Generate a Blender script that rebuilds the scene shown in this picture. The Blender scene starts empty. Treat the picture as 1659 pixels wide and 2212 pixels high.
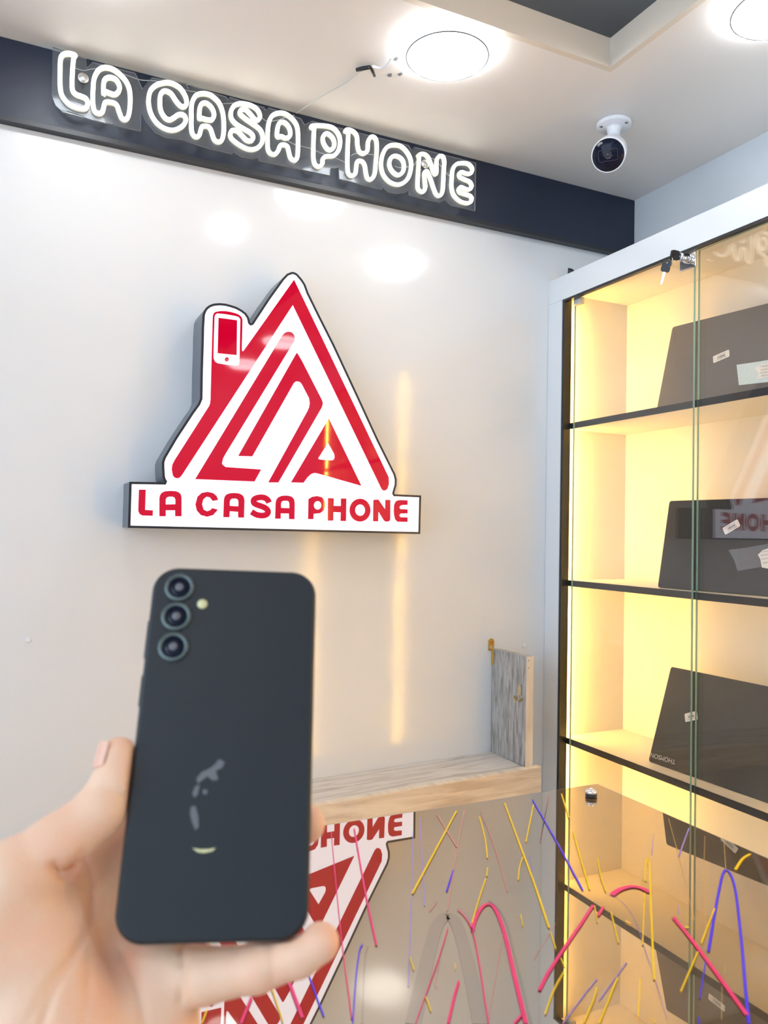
import bpy, bmesh, math, random
import numpy as np
from mathutils import Vector, Matrix
from mathutils.geometry import tessellate_polygon

# ------------------------------------------------------------------ camera
C = bpy.context.scene.collection
sc = bpy.context.scene
OZ = 1.45                         # height of the lens above the floor
FPX = 1702.43
CX, CY = 829.5, 1106.0
MR = Vector((0.90231286, -0.43068491, 0.01849333))   # camera right
MD = Vector((0.02834684, 0.01647221, -0.99946242))   # camera down
MF = Vector((0.43014875, 0.90235202, 0.02707165))    # camera forward
cam_data = bpy.data.cameras.new('camera')
cam = bpy.data.objects.new('camera', cam_data)
C.objects.link(cam)
cam.matrix_world = Matrix(((MR.x, -MD.x, -MF.x, 0), (MR.y, -MD.y, -MF.y, 0), (MR.z, -MD.z, -MF.z, OZ), (0, 0, 0, 1)))
cam_data.sensor_fit = 'HORIZONTAL'
cam_data.sensor_width = 36
cam_data.lens = FPX / 1659 * 36
cam_data.clip_start = 0.02
cam_data.dof.use_dof = True
cam_data.dof.focus_distance = 1.9
cam_data.dof.aperture_fstop = 17
sc.camera = cam

# ------------------------------------------------------------------ light, world, exposure
sc.view_settings.view_transform = 'Standard'
sc.view_settings.look = 'None'
sc.view_settings.gamma = 1
sc.view_settings.use_curve_mapping = False
sc.view_settings.exposure = 0.36
sc.cycles.max_bounces = 8
sc.cycles.diffuse_bounces = 4
sc.cycles.glossy_bounces = 4
sc.cycles.transparent_max_bounces = 16
W = bpy.data.worlds.new('world')
sc.world = W
W.use_nodes = True
W.node_tree.nodes['Background'].inputs[0].default_value = (0.62, 0.79, 1.0, 1)
W.node_tree.nodes['Background'].inputs[1].default_value = 2.5
LAMP_L = 16.0
LED_L = 100.0
LED_COL = (1.0, 0.53, 0.09)
SIGN_L = 0.85
NEON_L = 1.5

# ------------------------------------------------------------------ helpers
def ray(px, py):
    return MR * ((px - CX) / FPX) + MD * ((py - CY) / FPX) + MF
def at(px, py, ax, val):
    """point seen at a pixel, on the plane ax = val (z measured from the lens)"""
    d = ray(px, py)
    p = d * (val / d['XYZ'.index(ax)])
    return Vector((p.x, p.y, p.z + OZ))
def cam_pt(px, py, depth):
    p = ray(px, py) * depth
    return Vector((p.x, p.y, p.z + OZ))

def tag(o, label=None, cat=None, group=None, kind=None):
    if label: o['label'] = label
    if cat: o['category'] = cat
    if group: o['group'] = group
    if kind: o['kind'] = kind
    return o
def empty(name, loc=(0, 0, 0)):
    o = bpy.data.objects.new(name, None)
    C.objects.link(o)
    o.location = loc
    o.empty_display_size = 0.05
    return o
def link(name, me, mats, parent=None):
    o = bpy.data.objects.new(name, me)
    for m in (mats if isinstance(mats, (list, tuple)) else [mats]):
        me.materials.append(m)
    C.objects.link(o)
    if parent:
        pm = Matrix.Translation(parent_world(parent))
        o.parent = parent
        o.matrix_parent_inverse = pm.inverted()
    return o
def parent_world(p):
    v = Vector(p.location)
    if p.parent is not None and p.type == 'EMPTY':
        v = v + parent_world(p.parent)
    elif p.type != 'EMPTY':
        v = Vector((0, 0, 0))
    return v

class MB:
    def __init__(s):
        s.v = []; s.f = []; s.m = []; s.sm = []
    def add(s, vs, fs, mi=0, smooth=False, M=None):
        b = len(s.v)
        for v in vs:
            v = Vector(v)
            s.v.append(M @ v if M is not None else v)
        for f in fs:
            s.f.append([b + i for i in f]); s.m.append(mi); s.sm.append(smooth)
        return s
    def box(s, a, b, mi=0, M=None, bev=0.0):
        x0, y0, z0 = [min(a[i], b[i]) for i in range(3)]
        x1, y1, z1 = [max(a[i], b[i]) for i in range(3)]
        if bev <= 0:
            vs = [(x0,y0,z0),(x1,y0,z0),(x1,y1,z0),(x0,y1,z0),(x0,y0,z1),(x1,y0,z1),(x1,y1,z1),(x0,y1,z1)]
            return s.add(vs, [(0,3,2,1),(4,5,6,7),(0,1,5,4),(1,2,6,5),(2,3,7,6),(3,0,4,7)], mi, False, M)
        bm = bmesh.new()
        bmesh.ops.create_cube(bm, size=1)
        for v in bm.verts:
            v.co = Vector(((x0+x1)/2 + v.co.x*(x1-x0), (y0+y1)/2 + v.co.y*(y1-y0), (z0+z1)/2 + v.co.z*(z1-z0)))
        bmesh.ops.bevel(bm, geom=list(bm.edges), offset=bev, segments=2, affect='EDGES', profile=0.6)
        return s.bm(bm, mi, False, M)
    def bm(s, bm, mi=0, smooth=False, M=None):
        bm.verts.index_update()
        s.add([v.co.copy() for v in bm.verts], [[v.index for v in f.verts] for f in bm.faces], mi, smooth, M)
        bm.free()
        return s
    def lathe(s, prof, n=32, mi=0, M=None, smooth=True):
        """prof: list of (radius, height) about local z"""
        vs = []; fs = []
        for r, h in prof:
            for k in range(n):
                a = 2*math.pi*k/n
                vs.append((r*math.cos(a), r*math.sin(a), h))
        for i in range(len(prof)-1):
            for k in range(n):
                k2 = (k+1) % n
                fs.append((i*n+k, i*n+k2, (i+1)*n+k2, (i+1)*n+k))
        fs.append(tuple(reversed(range(n))))
        fs.append(tuple((len(prof)-1)*n+k for k in range(n)))
        return s.add(vs, fs, mi, smooth, M)
    def tube(s, pts, r, n=8, mi=0, closed=False):
        pts = [Vector(p) for p in pts]
        vs = []; fs = []; m = len(pts)
        up = None
        for i, p in enumerate(pts):
            if closed: t = pts[(i+1) % m] - pts[i-1]
            else: t = pts[min(i+1, m-1)] - pts[max(i-1, 0)]
            t.normalize()
            if up is None:
                up = Vector((0, 0, 1)) if abs(t.z) < 0.9 else Vector((1, 0, 0))
            u = (up - t*up.dot(t)).normalized(); w = t.cross(u); up = u
            rr = r[i] if isinstance(r, (list, tuple)) else r
            for k in range(n):
                a = 2*math.pi*k/n
                vs.append(p + u*math.cos(a)*rr + w*math.sin(a)*rr)
        for i in range(m if closed else m-1):
            for k in range(n):
                k2 = (k+1) % n; j = (i+1) % m
                fs.append((i*n+k, i*n+k2, j*n+k2, j*n+k))
        if not closed:
            fs.append(tuple(reversed(range(n)))); fs.append(tuple((m-1)*n+k for k in range(n)))
        return s.add(vs, fs, mi, True)
    def poly(s, outer, holes=(), depth=None, mi=0, side_mi=None, back=True):
        """outer/holes: 3-D points in one plane; depth: Vector extruding away from the front face"""
        loops = [[Vector(p) for p in outer]] + [[Vector(p) for p in h] for h in holes]
        tris = tessellate_polygon(loops)
        flat = [p for l in loops for p in l]
        nrm = Vector((0, 0, 0))
        L = loops[0]
        for i in range(len(L)):
            nrm += (L[i]-L[0]).cross(L[(i+1) % len(L)]-L[0])
        want = -depth if depth is not None else nrm
        def orient(t, vs, w):
            n = (vs[t[1]]-vs[t[0]]).cross(vs[t[2]]-vs[t[0]])
            return t if n.dot(w) > 0 else (t[0], t[2], t[1])
        s.add(flat, [orient(t, flat, want) for t in tris], mi)
        if depth is not None:
            bk = [p+depth for p in flat]
            if back:
                s.add(bk, [orient(t, bk, depth) for t in tris], mi)
            for li, l in enumerate(loops):
                n = len(l)
                a = sum(((l[i]-l[0]).cross(l[(i+1) % n]-l[0]) for i in range(n)), Vector((0,0,0)))
                ccw = a.dot(-depth) > 0
                if li > 0: ccw = not ccw
                vs = l + [p+depth for p in l]
                fs = []
                for i in range(n):
                    j = (i+1) % n
                    fs.append((i, i+n, j+n, j) if ccw else (i, j, j+n, i+n))
                s.add(vs, fs, mi if side_mi is None else side_mi)
        return s
    def build(s, name, mats, parent=None):
        me = bpy.data.meshes.new(name)
        me.from_pydata([tuple(v) for v in s.v], [], s.f)
        for p, mi, sm in zip(me.polygons, s.m, s.sm):
            p.material_index = mi; p.use_smooth = sm
        me.validate()
        return link(name, me, mats, parent)

def spline(pts, closed=True, sub=5):
    P = [Vector(p) for p in pts]; n = len(P); out = []
    rng = range(n) if closed else range(n-1)
    for i in rng:
        if closed: p0, p1, p2, p3 = P[i-1], P[i], P[(i+1) % n], P[(i+2) % n]
        else: p0, p1, p2, p3 = P[max(i-1, 0)], P[i], P[i+1], P[min(i+2, n-1)]
        for k in range(sub):
            t = k/sub
            out.append(0.5*((2*p1)+(p2-p0)*t+(2*p0-5*p1+4*p2-p3)*t*t+(3*p1-p0-3*p2+p3)*t**3))
    if not closed: out.append(P[-1])
    return out
def zc(pts, ox, oy, s):
    return [(ox+x/s, oy+y/s) for x, y in pts]
def frame_M(o, x, y, z):
    o, x, y, z = Vector(o), Vector(x).normalized(), Vector(y).normalized(), Vector(z).normalized()
    return Matrix(((x.x, y.x, z.x, o.x), (x.y, y.y, z.y, o.y), (x.z, y.z, z.z, o.z), (0, 0, 0, 1)))
def axis_M(o, z, hint=(0, 0, 1)):
    z = Vector(z).normalized(); h = Vector(hint)
    if abs(z.dot(h)) > 0.95: h = Vector((0, 1, 0))
    x = h.cross(z).normalized(); y = z.cross(x)
    return frame_M(o, x, y, z)
def text_mesh(body, size, align='CENTER'):
    """built-in font outline as (verts, faces) in the xy plane"""
    cu = bpy.data.curves.new('t', 'FONT'); cu.body = body; cu.size = size
    cu.align_x = align; cu.align_y = 'CENTER'
    ob = bpy.data.objects.new('t', cu); C.objects.link(ob)
    dg = bpy.context.evaluated_depsgraph_get()
    me = bpy.data.meshes.new_from_object(ob.evaluated_get(dg))
    vs = [v.co.copy() for v in me.vertices]; fs = [list(p.vertices) for p in me.polygons]
    bpy.data.objects.remove(ob); bpy.data.curves.remove(cu); bpy.data.meshes.remove(me)
    return vs, fs

# ------------------------------------------------------------------ materials
def mat(name, col, rough=0.5, metal=0.0, spec=0.5, coat=0.0, coat_r=0.05, emit=None, es=0.0, sss=0.0, bump=0.0, bscale=200, alpha=None):
    m = bpy.data.materials.new(name); m.use_nodes = True
    nt = m.node_tree; b = nt.nodes['Principled BSDF']
    b.inputs['Base Color'].default_value = (*col, 1)
    b.inputs['Roughness'].default_value = rough
    b.inputs['Metallic'].default_value = metal
    b.inputs['Specular IOR Level'].default_value = spec
    b.inputs['Coat Weight'].default_value = coat
    b.inputs['Coat Roughness'].default_value = coat_r
    if emit:
        b.inputs['Emission Color'].default_value = (*emit, 1)
        b.inputs['Emission Strength'].default_value = es
    if sss:
        b.inputs['Subsurface Weight'].default_value = sss
        b.inputs['Subsurface Radius'].default_value = (0.010, 0.004, 0.002)
        b.inputs['Subsurface Scale'].default_value = 0.6
    if bump:
        tc = nt.nodes.new('ShaderNodeTexCoord'); no = nt.nodes.new('ShaderNodeTexNoise'); bp = nt.nodes.new('ShaderNodeBump')
        no.inputs['Scale'].default_value = bscale
        bp.inputs['Strength'].default_value = bump; bp.inputs['Distance'].default_value = 0.001
        nt.links.new(tc.outputs['Object'], no.inputs['Vector'])
        nt.links.new(no.outputs['Fac'], bp.inputs['Height'])
        nt.links.new(bp.outputs['Normal'], b.inputs['Normal'])
    return m
def varied(m, c0, c1, scale=(1, 1, 1), noise=5.0, detail=6, dist=0.6, lo=0.35, hi=0.65):
    """procedural colour variation between two tones, stretched along an axis"""
    nt = m.node_tree; b = nt.nodes['Principled BSDF']
    tc = nt.nodes.new('ShaderNodeTexCoord'); mp = nt.nodes.new('ShaderNodeMapping'); no = nt.nodes.new('ShaderNodeTexNoise')
    cr = nt.nodes.new('ShaderNodeValToRGB')
    mp.inputs['Scale'].default_value = scale
    no.inputs['Scale'].default_value = noise; no.inputs['Detail'].default_value = detail; no.inputs['Distortion'].default_value = dist
    cr.color_ramp.elements[0].position = lo; cr.color_ramp.elements[1].position = hi
    cr.color_ramp.elements[0].color = (*c0, 1); cr.color_ramp.elements[1].color = (*c1, 1)
    nt.links.new(tc.outputs['Object'], mp.inputs[0]); nt.links.new(mp.outputs[0], no.inputs['Vector'])
    nt.links.new(no.outputs['Fac'], cr.inputs[0]); nt.links.new(cr.outputs[0], b.inputs['Base Color'])
    return m
def thin_glass(name, tint, ior=1.5, rough=0.0, gain=1.0, milk=0.0):
    m = bpy.data.materials.new(name); m.use_nodes = True
    nt = m.node_tree; nt.nodes.clear()
    out = nt.nodes.new('ShaderNodeOutputMaterial'); mix = nt.nodes.new('ShaderNodeMixShader')
    tr = nt.nodes.new('ShaderNodeBsdfTransparent'); gl = nt.nodes.new('ShaderNodeBsdfGlossy')
    lw = nt.nodes.new('ShaderNodeLayerWeight'); lw.inputs['Blend'].default_value = 0.5; pw = nt.nodes.new('ShaderNodeMath'); pw.operation = 'POWER'; pw.inputs[1].default_value = 5
    fr = nt.nodes.new('ShaderNodeMath'); fr.operation = 'MULTIPLY_ADD'; fr.inputs[1].default_value = 0.957; fr.inputs[2].default_value = 0.043
    mul = nt.nodes.new('ShaderNodeMath'); mul.operation = 'MULTIPLY'; mul.inputs[1].default_value = gain; mul.use_clamp = True
    tr.inputs[0].default_value = (*tint, 1); gl.inputs['Roughness'].default_value = rough
    nt.links.new(lw.outputs['Facing'], pw.inputs[0]); nt.links.new(pw.outputs[0], fr.inputs[0])
    nt.links.new(fr.outputs[0], mul.inputs[0]); nt.links.new(mul.outputs[0], mix.inputs[0])
    src = tr
    if milk:
        df = nt.nodes.new('ShaderNodeBsdfDiffuse'); df.inputs[0].default_value = (0.55, 0.57, 0.6, 1)
        m2 = nt.nodes.new('ShaderNodeMixShader'); m2.inputs[0].default_value = milk
        nt.links.new(tr.outputs[0], m2.inputs[1]); nt.links.new(df.outputs[0], m2.inputs[2]); src = m2
    nt.links.new(src.outputs[0], mix.inputs[1]); nt.links.new(gl.outputs[0], mix.inputs[2])
    nt.links.new(mix.outputs[0], out.inputs[0])
    return m

M = {}
M['panel'] = mat('white_gloss_panel', (0.76, 0.765, 0.765), 0.12, spec=0.6)
M['ceil'] = mat('ceiling_paint', (0.80, 0.765, 0.73), 0.55, bump=0.25, bscale=60)
M['wall'] = mat('wall_paint', (0.66, 0.70, 0.74), 0.5, bump=0.2, bscale=90)
M['fascia'] = mat('recess_paint', (0.70, 0.63, 0.53), 0.6)
M['upper'] = varied(mat('upper_ceiling_paint', (0.2, 0.2, 0.2), 0.8), (0.60, 0.55, 0.51), (0.70, 0.65, 0.60), noise=3)
M['teal'] = mat('teal_rail', (0.02, 0.16, 0.17), 0.5)
M['navy'] = mat('navy_board', (0.012, 0.018, 0.040), 0.32, bump=0.35, bscale=900)
M['navy_edge'] = mat('navy_edge', (0.02, 0.022, 0.028), 0.4)
M['floor'] = varied(mat('floor_tile', (0.4, 0.38, 0.35), 0.3), (0.42, 0.38, 0.33), (0.5, 0.46, 0.42), noise=2)
M['cab'] = mat('cabinet_white', (0.80, 0.83, 0.86), 0.25, coat=0.2)
M['cab_in'] = mat('cabinet_inside_white', (0.80, 0.78, 0.74), 0.30)
M['black_edge'] = mat('black_edge_band', (0.018, 0.018, 0.02), 0.3)
M['glass'] = thin_glass('clear_glass', (0.975, 0.985, 0.98), gain=1.25)
M['glass_edge'] = mat('green_glass_edge', (0.33, 0.52, 0.38), 0.15)
M['acrylic'] = thin_glass('clear_acrylic', (0.90, 0.92, 0.94), rough=0.02, gain=0.6, milk=0.055)
M['acrylic_edge'] = mat('acrylic_cut_edge', (0.30, 0.31, 0.33), 0.3)
M['chrome'] = mat('chrome', (0.85, 0.85, 0.87), 0.08, metal=1)
M['steel'] = mat('brushed_steel', (0.62, 0.62, 0.62), 0.3, metal=1)
M['gold'] = mat('yellow_zinc', (0.80, 0.52, 0.14), 0.3, metal=1)
M['brass'] = mat('pale_brass', (0.75, 0.62, 0.42), 0.28, metal=1)
M['black'] = mat('black_plastic', (0.015, 0.015, 0.016), 0.35)
M['white_pl'] = mat('white_plastic', (0.80, 0.81, 0.84), 0.35)
M['lens'] = mat('black_glass', (0.006, 0.008, 0.022), 0.05, spec=0.25)
M['lens_in'] = mat('dark_lens_frame', (0.035, 0.03, 0.045), 0.2)
M['lamp'] = mat('lamp_diffuser', (0.9, 0.9, 0.9), 0.4, emit=(0.93, 0.97, 1.0), es=LAMP_L)
M['lamp_side'] = mat('lamp_rim_glow', (0.9, 0.9, 0.9), 0.4, emit=(0.9, 0.95, 1.0), es=14)
M['lamp_ring'] = mat('lamp_ring', (0.04, 0.045, 0.05), 0.4)
M['led'] = mat('led_emitter', (0.9, 0.8, 0.6), 0.4, emit=LED_COL, es=LED_L*4)
M['led2'] = mat('led_emitter_dim', (0.9, 0.8, 0.6), 0.4, emit=LED_COL, es=LED_L*9)
M['led_strip2'] = mat('led_strip_dim', (0.9, 0.8, 0.6), 0.4, emit=LED_COL, es=LED_L*2.3)
M['led_strip'] = mat('led_strip', (0.9, 0.8, 0.6), 0.4, emit=LED_COL, es=LED_L)
M['neon'] = mat('neon_tube_glow', (0.9, 0.9, 0.85), 0.4, emit=(1.0, 0.99, 0.90), es=NEON_L)
M['neon_side'] = mat('neon_tube_side', (0.75, 0.74, 0.62), 0.4, emit=(1.0, 0.96, 0.80), es=0.35)
M['sign'] = mat('sign_face_lit', (0.5, 0.5, 0.55), 0.06, emit=(0.90, 0.90, 1.10), es=SIGN_L)
M['sign_red'] = mat('sign_red_film', (0.10, 0.0, 0.004), 0.04, spec=0.4, emit=(0.53, 0.0, 0.022), es=0.82)
M['sign_side'] = mat('sign_side_grey', (0.13, 0.15, 0.18), 0.35)
M['sign_trim'] = mat('sign_trim_black', (0.012, 0.013, 0.018), 0.35)
def glossy_mix(name, gcol, dcol, fac, rough):
    m = bpy.data.materials.new(name); m.use_nodes = True; nt = m.node_tree; nt.nodes.clear()
    out = nt.nodes.new('ShaderNodeOutputMaterial'); mix = nt.nodes.new('ShaderNodeMixShader'); mix.inputs[0].default_value = fac
    g = nt.nodes.new('ShaderNodeBsdfGlossy'); d = nt.nodes.new('ShaderNodeBsdfDiffuse')
    g.inputs[0].default_value = (*gcol, 1); g.inputs['Roughness'].default_value = rough; d.inputs[0].default_value = (*dcol, 1)
    nt.links.new(g.outputs[0], mix.inputs[1]); nt.links.new(d.outputs[0], mix.inputs[2]); nt.links.new(mix.outputs[0], out.inputs[0])
    return m
M['mirror'] = glossy_mix('bronze_reflecting_glass', (0.58, 0.52, 0.45), (0.55, 0.34, 0.16), 0.13, 0.01)
M['table_edge'] = mat('smoked_glass_edge', (0.30, 0.28, 0.24), 0.2)
M['counter'] = mat('counter_white', (0.6, 0.6, 0.6), 0.4)
M['yellow'] = mat('line_yellow', (1.0, 0.66, 0.0), 0.35)
M['pink'] = mat('line_pink', (0.95, 0.03, 0.20), 0.35)
M['blue'] = mat('line_blue', (0.06, 0.02, 0.95), 0.35)
M['fpink'] = mat('line_faded_pink', (0.72, 0.30, 0.26), 0.4)
M['fblue'] = mat('line_faded_violet', (0.34, 0.26, 0.72), 0.4)
M['fyel'] = mat('line_faded_ochre', (0.72, 0.44, 0.12), 0.4)
M['dull'] = glossy_mix('dull_arc', (0.50, 0.45, 0.41), (0.55, 0.38, 0.22), 0.16, 0.03)  # slightly darker, duller version of the reflecting top, for the grey arcs
M['oak'] = varied(mat('oak_board', (0.6, 0.45, 0.3), 0.5), (0.56, 0.46, 0.37), (0.80, 0.71, 0.60), scale=(3, 1, 26), noise=2.2, lo=0.3, hi=0.62)
M['oak_v'] = varied(mat('oak_edge_band', (0.6, 0.45, 0.3), 0.5), (0.70, 0.58, 0.44), (0.84, 0.74, 0.60), scale=(26, 1, 3), noise=2.2, lo=0.3, hi=0.62)
M['greywood'] = varied(mat('grey_wood_side', (0.3, 0.29, 0.28), 0.5), (0.24, 0.22, 0.20), (0.50, 0.49, 0.47), scale=(1, 26, 4), noise=4.5, detail=9, lo=0.32, hi=0.62)
M['greywood_h'] = varied(mat('grey_wood_base', (0.4, 0.38, 0.36), 0.5), (0.50, 0.44, 0.38), (0.74, 0.69, 0.63), scale=(3, 22, 1), noise=2.6, lo=0.3, hi=0.6)
M['lap_grey'] = mat('laptop_grey', (0.105, 0.10, 0.105), 0.38, bump=0.15, bscale=1500)
M['lap_black'] = mat('laptop_black', (0.020, 0.022, 0.024), 0.30, bump=0.1, bscale=1500)
M['lap_black2'] = varied(mat('laptop_dusty_black', (0.025, 0.024, 0.023), 0.3), (0.020, 0.020, 0.020), (0.036, 0.033, 0.029), noise=6)
M['lap_logo'] = mat('laptop_grey_logo', (0.05, 0.05, 0.055), 0.3)
M['silver'] = mat('silver_letters', (0.75, 0.76, 0.78), 0.3, metal=0.6)
M['sticker'] = mat('paper_sticker', (0.82, 0.80, 0.77), 0.5)
M['ink'] = mat('black_ink', (0.05, 0.045, 0.045), 0.5)
M['tape'] = mat('shiny_tape', (0.10, 0.12, 0.14), 0.16, coat=0.8, bump=0.6, bscale=160)
M['tape_glare'] = mat('tape_window_glare', (0.62, 0.72, 0.76), 0.28, metal=0.7, bump=0.6, bscale=160)  # pale metallic tone stands in for window light reflected on this tape
M['paper'] = mat('torn_paper', (0.82, 0.80, 0.80), 0.7, bump=0.4, bscale=80)
M['phone'] = mat('phone_matt_black', (0.015, 0.018, 0.022), 0.42, spec=0.45)
M['phone_frame'] = mat('phone_frame', (0.03, 0.035, 0.04), 0.3, metal=0.4)
M['ring'] = mat('camera_ring', (0.12, 0.15, 0.15), 0.3, metal=0.6)
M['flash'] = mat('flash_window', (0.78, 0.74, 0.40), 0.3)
M['smudge'] = mat('grey_smudge', (0.16, 0.16, 0.17), 0.5)
M['wire'] = mat('clear_wire', (0.55, 0.56, 0.54), 0.3)
M['skin'] = mat('skin', (0.95, 0.58, 0.36), 0.45, sss=0.25, bump=0.25, bscale=450)
varied(M['skin'], (0.98, 0.56, 0.37), (0.98, 0.67, 0.46), noise=28, detail=3, lo=0.3, hi=0.7)
M['nail'] = mat('nail', (0.92, 0.52, 0.37), 0.25)

# ------------------------------------------------------------------ the room
D = 1.787; XR = 1.650; HC = 1.0 + OZ
XL, YF = -1.5, -1.6
XC = 1.351                                   # front plane of the wall cabinets
def struct(name, mb, m, parent=None):
    o = mb.build(name, m, parent)
    if parent is None: o['kind'] = 'structure'
    return o
struct('floor', MB().box((XL-.1, YF-.1, -0.05), (XR+.1, D+.1, 0)), M['floor'])
struct('wall_back', MB().box((XL-.1, D, 0), (XR+.1, D+0.1, 2.9)), M['panel'])
struct('wall_right', MB().box((XR, YF-.1, 0), (XR+0.1, D, 2.9)), M['wall'])
struct('wall_front', MB().box((XL-.1, YF-0.1, 0), (XR, YF, 2.9)), M['wall'])
struct('wall_left', MB().box((XL-0.1, 1.0, 0), (XL, D, 2.9)), M['panel'])
RX, RY = 1.128, 1.290                        # inner corner of the ceiling recess
RX0, RY0 = -0.65, -1.15
cb = MB()
T = 0.014
cb.box((RX+T, YF-.1, HC), (XR, D, HC+.012)); cb.box((XL, RY+T, HC), (RX+T, D, HC+.012))
cb.box((XL, YF-.1, HC), (RX0-T, RY+T, HC+.012)); cb.box((RX0-T, YF-.1, HC), (RX+T, RY0-T, HC+.012))
struct('ceiling', cb, M['ceil'])
tb = MB(); FT = HC+0.063
tb.box((RX0-T, RY, HC), (RX+T, RY+T, FT)); tb.box((RX, RY0, HC), (RX+T, RY, FT))
tb.box((RX0-T, RY0, HC), (RX0, RY, FT)); tb.box((RX0-T, RY0-T, HC), (RX+T, RY0, FT))
struct('trim_1', tb, M['fascia'])
struct('ceiling_upper', MB().box((XL-.1, YF-.1, HC+0.23), (XR+.1, D+.1, HC+0.27)), M['upper'])
rl = MB().box((RX+0.10, RY0, HC+0.10), (RX+0.14, RY+0.15, HC+0.12))
tag(rl.build('ceiling_rail', M['teal']), 'dark teal rail seen inside the opening of the raised ceiling', 'rail')

# navy board with lip under the ceiling
bt = empty('fascia_board', (0.0, D, OZ+0.832))
Z0 = OZ+0.836
MB().box((XL, D-0.014, Z0), (XR-0.001, D-0.0005, HC-0.001)).build('board', M['navy'], bt)
MB().box((XL, D-0.022, Z0-0.010), (XR-0.001, D-0.0005, Z0)).build('bottom_edge', M['navy_edge'], bt)
tag(bt, 'long dark navy board fixed to the wall right under the ceiling', 'board')

# ------------------------------------------------------------------ ceiling lamps
def lamp(name, x, y, z, r, label, clips=False):
    e = empty(name, (x, y, z))
    Mx = frame_M((x, y, z-0.0005), (1, 0, 0), (0, -1, 0), (0, 0, -1))
    MB().lathe([(r*1.13, 0), (r*1.16, 0.004), (r*1.15, 0.013), (r*1.0, 0.019)], 64, 0, Mx).build('rim', M['lamp_side'], e)
    MB().lathe([(r*0.985, 0.019), (r*0.975, 0.022), (r*0.90, 0.026), (r*0.5, 0.029), (0.004, 0.030)], 64, 0, Mx).build('diffuser', M['lamp'], e)
    g = MB(); vs = []; n = 72
    for k in range(n):
        a = 2*math.pi*k/n
        vs.append(Mx @ Vector((r*1.0*math.cos(a), r*1.0*math.sin(a), 0.0205)))
    g.tube(vs, 0.0016, 6, 0, True); g.build('ring', M['lamp_ring'], e)
    tag(e, label, 'ceiling light', 'round ceiling lights')
    return e
lc = at(966, 128, 'Z', 0.975)
lamp('ceiling_light', lc.x, lc.y, HC, 0.084, 'round glowing ceiling light with the loose wire beside it, above the lit letters')
lamp('ceiling_light', 1.262, 0.985, HC, 0.084, 'round glowing ceiling light cut by the top right corner of the photo')
lamp('ceiling_light', 0.10, 1.42, HC, 0.084, 'round ceiling light beyond the top left edge, seen as a bright spot on the wall')
lamp('ceiling_light', 0.77, 0.44, HC+0.23, 0.055, 'small light in the raised ceiling, seen as a soft spot on the wall')
lamp('ceiling_light', 1.27, -0.56, HC, 0.084, 'round ceiling light further along the right strip, mirrored in the sign roof')
lamp('ceiling_light', 1.24, -1.20, HC, 0.084, 'furthest ceiling light on the right strip, mirrored in the sign chimney')
lamp('ceiling_light', -0.42, -0.80, HC+0.23, 0.084, 'added round light in the raised ceiling behind the viewer, brightening the hand')  # unseen lamp added behind the camera to light the hand
lamp('ceiling_light', -0.95, -0.9, HC, 0.084, 'added round light over the left side of the room, unseen behind the viewer')  # added lamp for more light from behind, its wall reflection kept out of view

# ------------------------------------------------------------------ neon letters
YP = D-0.045                                 # face plane of the clear plate
TB = 0.011                                   # depth of the tube
neon = empty('neon_sign', tuple(at(600, 330, 'Y', YP)))
A3 = lambda p, y: at(p[0], p[1], 'Y', y)
out3 = zc([(140,85),(136,300),(130,520),(165,610),(230,670),(430,725),(680,785),(930,840),(935,675),(985,760),(1060,850),(1150,895),(1290,912)],80,80,4.1475)
out4 = zc([(0,580),(215,627),(222,605),(300,655),(400,672),(455,660),(458,690),(1090,825),(1095,760),(1170,757),(1175,855)],450,180,4.1475)
out5 = zc([(250,878),(265,850),(330,905),(440,930),(530,915),(576,893),(580,945),(950,1035),(1015,1005),(1080,1065),(1365,1132),(1375,560),(640,372),(602,405),(570,350)],780,250,5.53)
out6 = zc([(930,335),(865,368),(830,312),(545,215),(515,238),(500,213),(195,122),(178,142),(160,118)],450,180,4.1475)
out7 = zc([(1375,430),(1360,458),(1335,412),(1030,362),(945,460),(880,320),(500,222),(445,275),(440,195)],80,80,4.1475)
outline = out3+out4+out5+out6+out7
MB().poly([A3(p, YP) for p in outline], [], Vector((0, 0.005, 0)), 0, 1).build('backing_plate', [M['acrylic'], M['acrylic_edge']], neon)
L3 = dict(
 L=[[(345,152),(290,135),(235,145),(212,190),(208,300),(210,450),(235,530),(300,598),(390,630),(440,625),(457,580),(440,540),(400,520),(350,500),(320,460),(316,380),(322,250),(333,165)]],
 A=[[(505,450),(510,380),(530,320),(565,275),(620,260),(690,280),(760,335),(810,400),(835,480),(837,600),(822,695),(795,728),(762,715),(740,660),(718,600),(680,577),(620,572),(604,600),(590,655),(560,675),(520,655),(505,600),(502,520)],
    [(600,500),(600,400),(620,360),(660,350),(710,370),(740,420),(737,470),(700,502),(650,490),(612,476)]],
 C=[[(1130,400),(1070,420),(1020,470),(1003,560),(1020,660),(1070,750),(1140,805),(1220,825),(1290,800),(1332,755),(1335,710),(1310,685),(1270,685),(1230,712),(1190,730),(1150,710),(1115,650),(1105,580),(1110,510),(1135,475),(1170,475),(1210,500),(1250,560),(1290,605),(1325,612),(1345,580),(1335,520),(1290,450),(1230,410),(1175,396)]],
 A2=[[(1388,700),(1388,620),(1400,560),(1430,512),(1480,495),(1545,503),(1595,535),(1640,585),(1670,665),(1680,765),(1677,855),(1660,915),(1625,930),(1595,910),(1578,865),(1560,815),(1530,790),(1485,792),(1470,830),(1458,870),(1430,885),(1400,860),(1388,800)],
    [(1460,715),(1465,620),(1490,582),(1530,585),(1572,625),(1592,680),(1575,727),(1530,730),(1480,716)]])
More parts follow.
